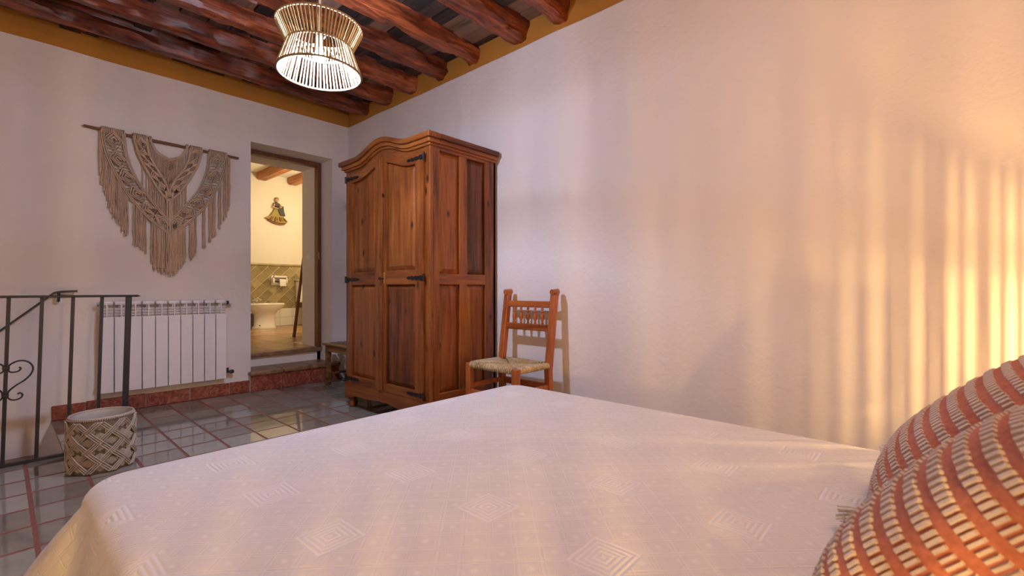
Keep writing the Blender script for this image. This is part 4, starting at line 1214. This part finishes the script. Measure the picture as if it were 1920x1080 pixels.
# toilet
tl = thing('toilet', (3.62, 8.1, FZ), 'white toilet half hidden behind the doorway edge', 'toilet')
MB().box(3.50, 3.88, 8.15, 8.33, FZ + .40, FZ + .775, .02, 2).build('cistern', 'porcelain', tl, smooth=40)
MB().box(3.49, 3.89, 8.14, 8.335, FZ + .777, FZ + .80, .01, 2).build('cistern_lid', 'porcelain', tl, smooth=40)
def tl_loft(secs, n=24):
    vs = []
    for z, yc, a, b in secs:
        for k in range(n):
            t = 2 * PI * k / n; vs.append((3.69 + a * math.cos(t), yc + b * math.sin(t), FZ + z))
    m = len(secs)
    return MB().add(vs, [(i * n + k, i * n + (k + 1) % n, (i + 1) * n + (k + 1) % n, (i + 1) * n + k) for i in range(m - 1) for k in range(n)] + [tuple(range(n - 1, -1, -1)), tuple((m - 1) * n + k for k in range(n))])
tl_loft([(0, 8.05, .12, .20), (.05, 8.05, .11, .19), (.2, 8.03, .12, .20), (.3, 7.98, .17, .25), (.39, 7.96, .19, .28)]).build('bowl', 'porcelain', tl, smooth=50)
tl_loft([(.392, 7.96, .20, .285), (.41, 7.96, .20, .285), (.43, 7.96, .185, .27)]).build('seat_lid', 'porcelain', tl, smooth=40)
MB().lathe([(.012, 0), (.012, -.02), (0, -.025)], (3.57, 8.15, FZ + .66), 10, 'y').build('flush_lever', 'chrome', tl, smooth=40)
# paper holder
ph_ = thing('toilet_paper_holder', (3.22, BYF, 1.1), 'white ceramic toilet paper holder on the diagonal tiles', 'paper holder')
MB().box(3.10, 3.345, BYF - .030, BYF - .006, 1.02, 1.19, .02, 2).build('wall_plate', 'porcelain', ph_, smooth=40)
MB().box(3.10, 3.135, BYF - .11, BYF - .03, 1.06, 1.15, .012, 2).build('arm', 'porcelain', ph_, smooth=40)
MB().box(3.315, 3.345, BYF - .11, BYF - .03, 1.06, 1.15, .012, 2).build('arm', 'porcelain', ph_, smooth=40)
MB().box(3.12, 3.335, BYF - .12, BYF - .03, 1.15, 1.185, .014, 2).build('hood', 'porcelain', ph_, smooth=40)
rollm = MB().tube([(3.207, BYF - .083, 1.085), (3.305, BYF - .083, 1.085)], .046, 20).box(3.205, 3.305, BYF - .134, BYF - .131, 1.01, 1.085)
rl_ = rollm.build('toilet_roll', 'paper', None, smooth=40); tag(rl_, 'white toilet paper roll in the ceramic holder', 'toilet roll')
MB().tube([(3.135, BYF - .085, 1.085), (3.206, BYF - .085, 1.085)], .014, 10).build('spindle', 'black', ph_, smooth=40)
# leaning wooden stick
a_, b_ = Vector((2.585, 6.18, FZ)), Vector((2.783, 6.2, 1.9))
sm = MB().tube([a_ + Vector((0, 0, .003)), a_.lerp(b_, .3), a_.lerp(b_, .7), b_], [.021, .020, .019, .018], 10)
o = sm.build('wooden_stick', 'frame', None, smooth=60); tag(o, 'reddish brown wooden stick leaning in the bathroom', 'stick')
# light switch on the door reveal
sw = thing('light_switch', (2.335, 5.19, 1.32), 'white light switch on the doorway reveal', 'switch')
MB().box(2.326, 2.335, 5.15, 5.23, 1.275, 1.355, .003).build('plate', 'plastic', sw)
MB().box(2.321, 2.327, 5.165, 5.215, 1.29, 1.34, .002).build('rocker', 'plastic', sw)

# lady wall ornament, shallow relief with real thickness
M['d_yellow'] = simple('ornament_yellow', (0.42, 0.33, 0.07, 1), 0.6, 0, 40, 0.5)
M['d_dark'] = simple('ornament_dark_shawl', (0.055, 0.055, 0.06, 1), 0.6, 0, 30, 0.3)
M['d_skin'] = simple('ornament_skin', (0.55, 0.34, 0.20, 1), 0.6)
M['d_hair'] = simple('ornament_hair', (0.25, 0.12, 0.04, 1), 0.6)
M['d_red'] = simple('ornament_brown_trim', (0.22, 0.07, 0.03, 1), 0.6)
ox, oz, oy = 3.19, 2.16, BYF
dl = thing('wall_ornament', (ox, oy, oz), 'small wall ornament of a lady in a wide yellow skirt and dark shawl', 'ornament')
def relief(outline, depth, y1, inset=0.012):
    c_ = Vector((sum(p[0] for p in outline) / len(outline), sum(p[1] for p in outline) / len(outline)))
    n = len(outline); vs = [(ox + p[0], y1, oz + p[1]) for p in outline] + [(ox + p[0], y1 - depth * .6, oz + p[1]) for p in outline]
    for p in outline:
        q = Vector(p) + (c_ - Vector(p)).normalized() * inset; vs.append((ox + q.x, y1 - depth, oz + q.y))
    fs = [(i, (i + 1) % n, n + (i + 1) % n, n + i) for i in range(n)] + [(n + i, n + (i + 1) % n, 2 * n + (i + 1) % n, 2 * n + i) for i in range(n)]
    fs += [tuple(range(n - 1, -1, -1)), tuple(2 * n + i for i in range(n))]
    return MB().add(vs, fs)
relief([(-.195, .0), (-.12, .045), (-.06, .13), (-.035, .20), (.03, .21), (.09, .12), (.12, .03), (.185, -.03), (.16, -.06), (.08, -.075), (0, -.07), (-.08, -.05), (-.15, -.02)], .05, oy).build('skirt', 'd_yellow', dl, smooth=50)
for k in range(7):
    x = -.13 + k * .047; MB().tube([(ox + x, oy - .045, oz - .045 + abs(k - 2) * .004), (ox + x * .8 + .0, oy - .06, oz + .0), (ox + x * .62, oy - .055, oz + .035)], [.016, .014, .005], 7).build('ruffle', 'd_yellow' if k % 2 else 'd_red', dl, smooth=60)
relief([(-.15, -.025), (-.08, -.052), (0, -.072), (.08, -.078), (.155, -.062), (.14, -.085), (.08, -.10), (0, -.095), (-.07, -.075)], .045, oy, .006).build('hem', 'd_red', dl, smooth=50)
relief([(-.05, .27), (.0, .285), (.05, .265), (.045, .21), (-.02, .20), (-.05, .225)], .06, oy, .01).build('bodice', 'd_dark', dl, smooth=50)
relief([(.0, .215), (.05, .19), (.10, .23), (.12, .12), (.135, .06), (.05, .055), (.02, .11)], .07, oy, .01).build('shawl', 'd_dark', dl, smooth=50)
MB().tube([(ox - .045, oy - .05, oz + .25), (ox - .06, oy - .065, oz + .19), (ox + .01, oy - .075, oz + .17)], [.014, .013, .010], 8).build('arm', 'd_skin', dl, smooth=60)
MB().tube([(ox + .045, oy - .05, oz + .25), (ox + .07, oy - .07, oz + .21), (ox + .04, oy - .078, oz + .185)], [.013, .012, .009], 8).build('arm', 'd_skin', dl, smooth=60)
bm = bmesh.new(); bmesh.ops.create_uvsphere(bm, u_segments=14, v_segments=10, radius=1)
for q in bm.verts: q.co = Vector((ox - .003 + q.co.x * .030, oy - .045 + q.co.y * .028, oz + .318 + q.co.z * .036))
MB().bm(bm).build('head', 'd_skin', dl, smooth=80)
bm = bmesh.new(); bmesh.ops.create_uvsphere(bm, u_segments=14, v_segments=10, radius=1)
for q in bm.verts: q.co = Vector((ox + .002 + q.co.x * .033, oy - .032 + q.co.y * .03, oz + .335 + q.co.z * .034))
MB().bm(bm).build('hair', 'd_hair', dl, smooth=80)
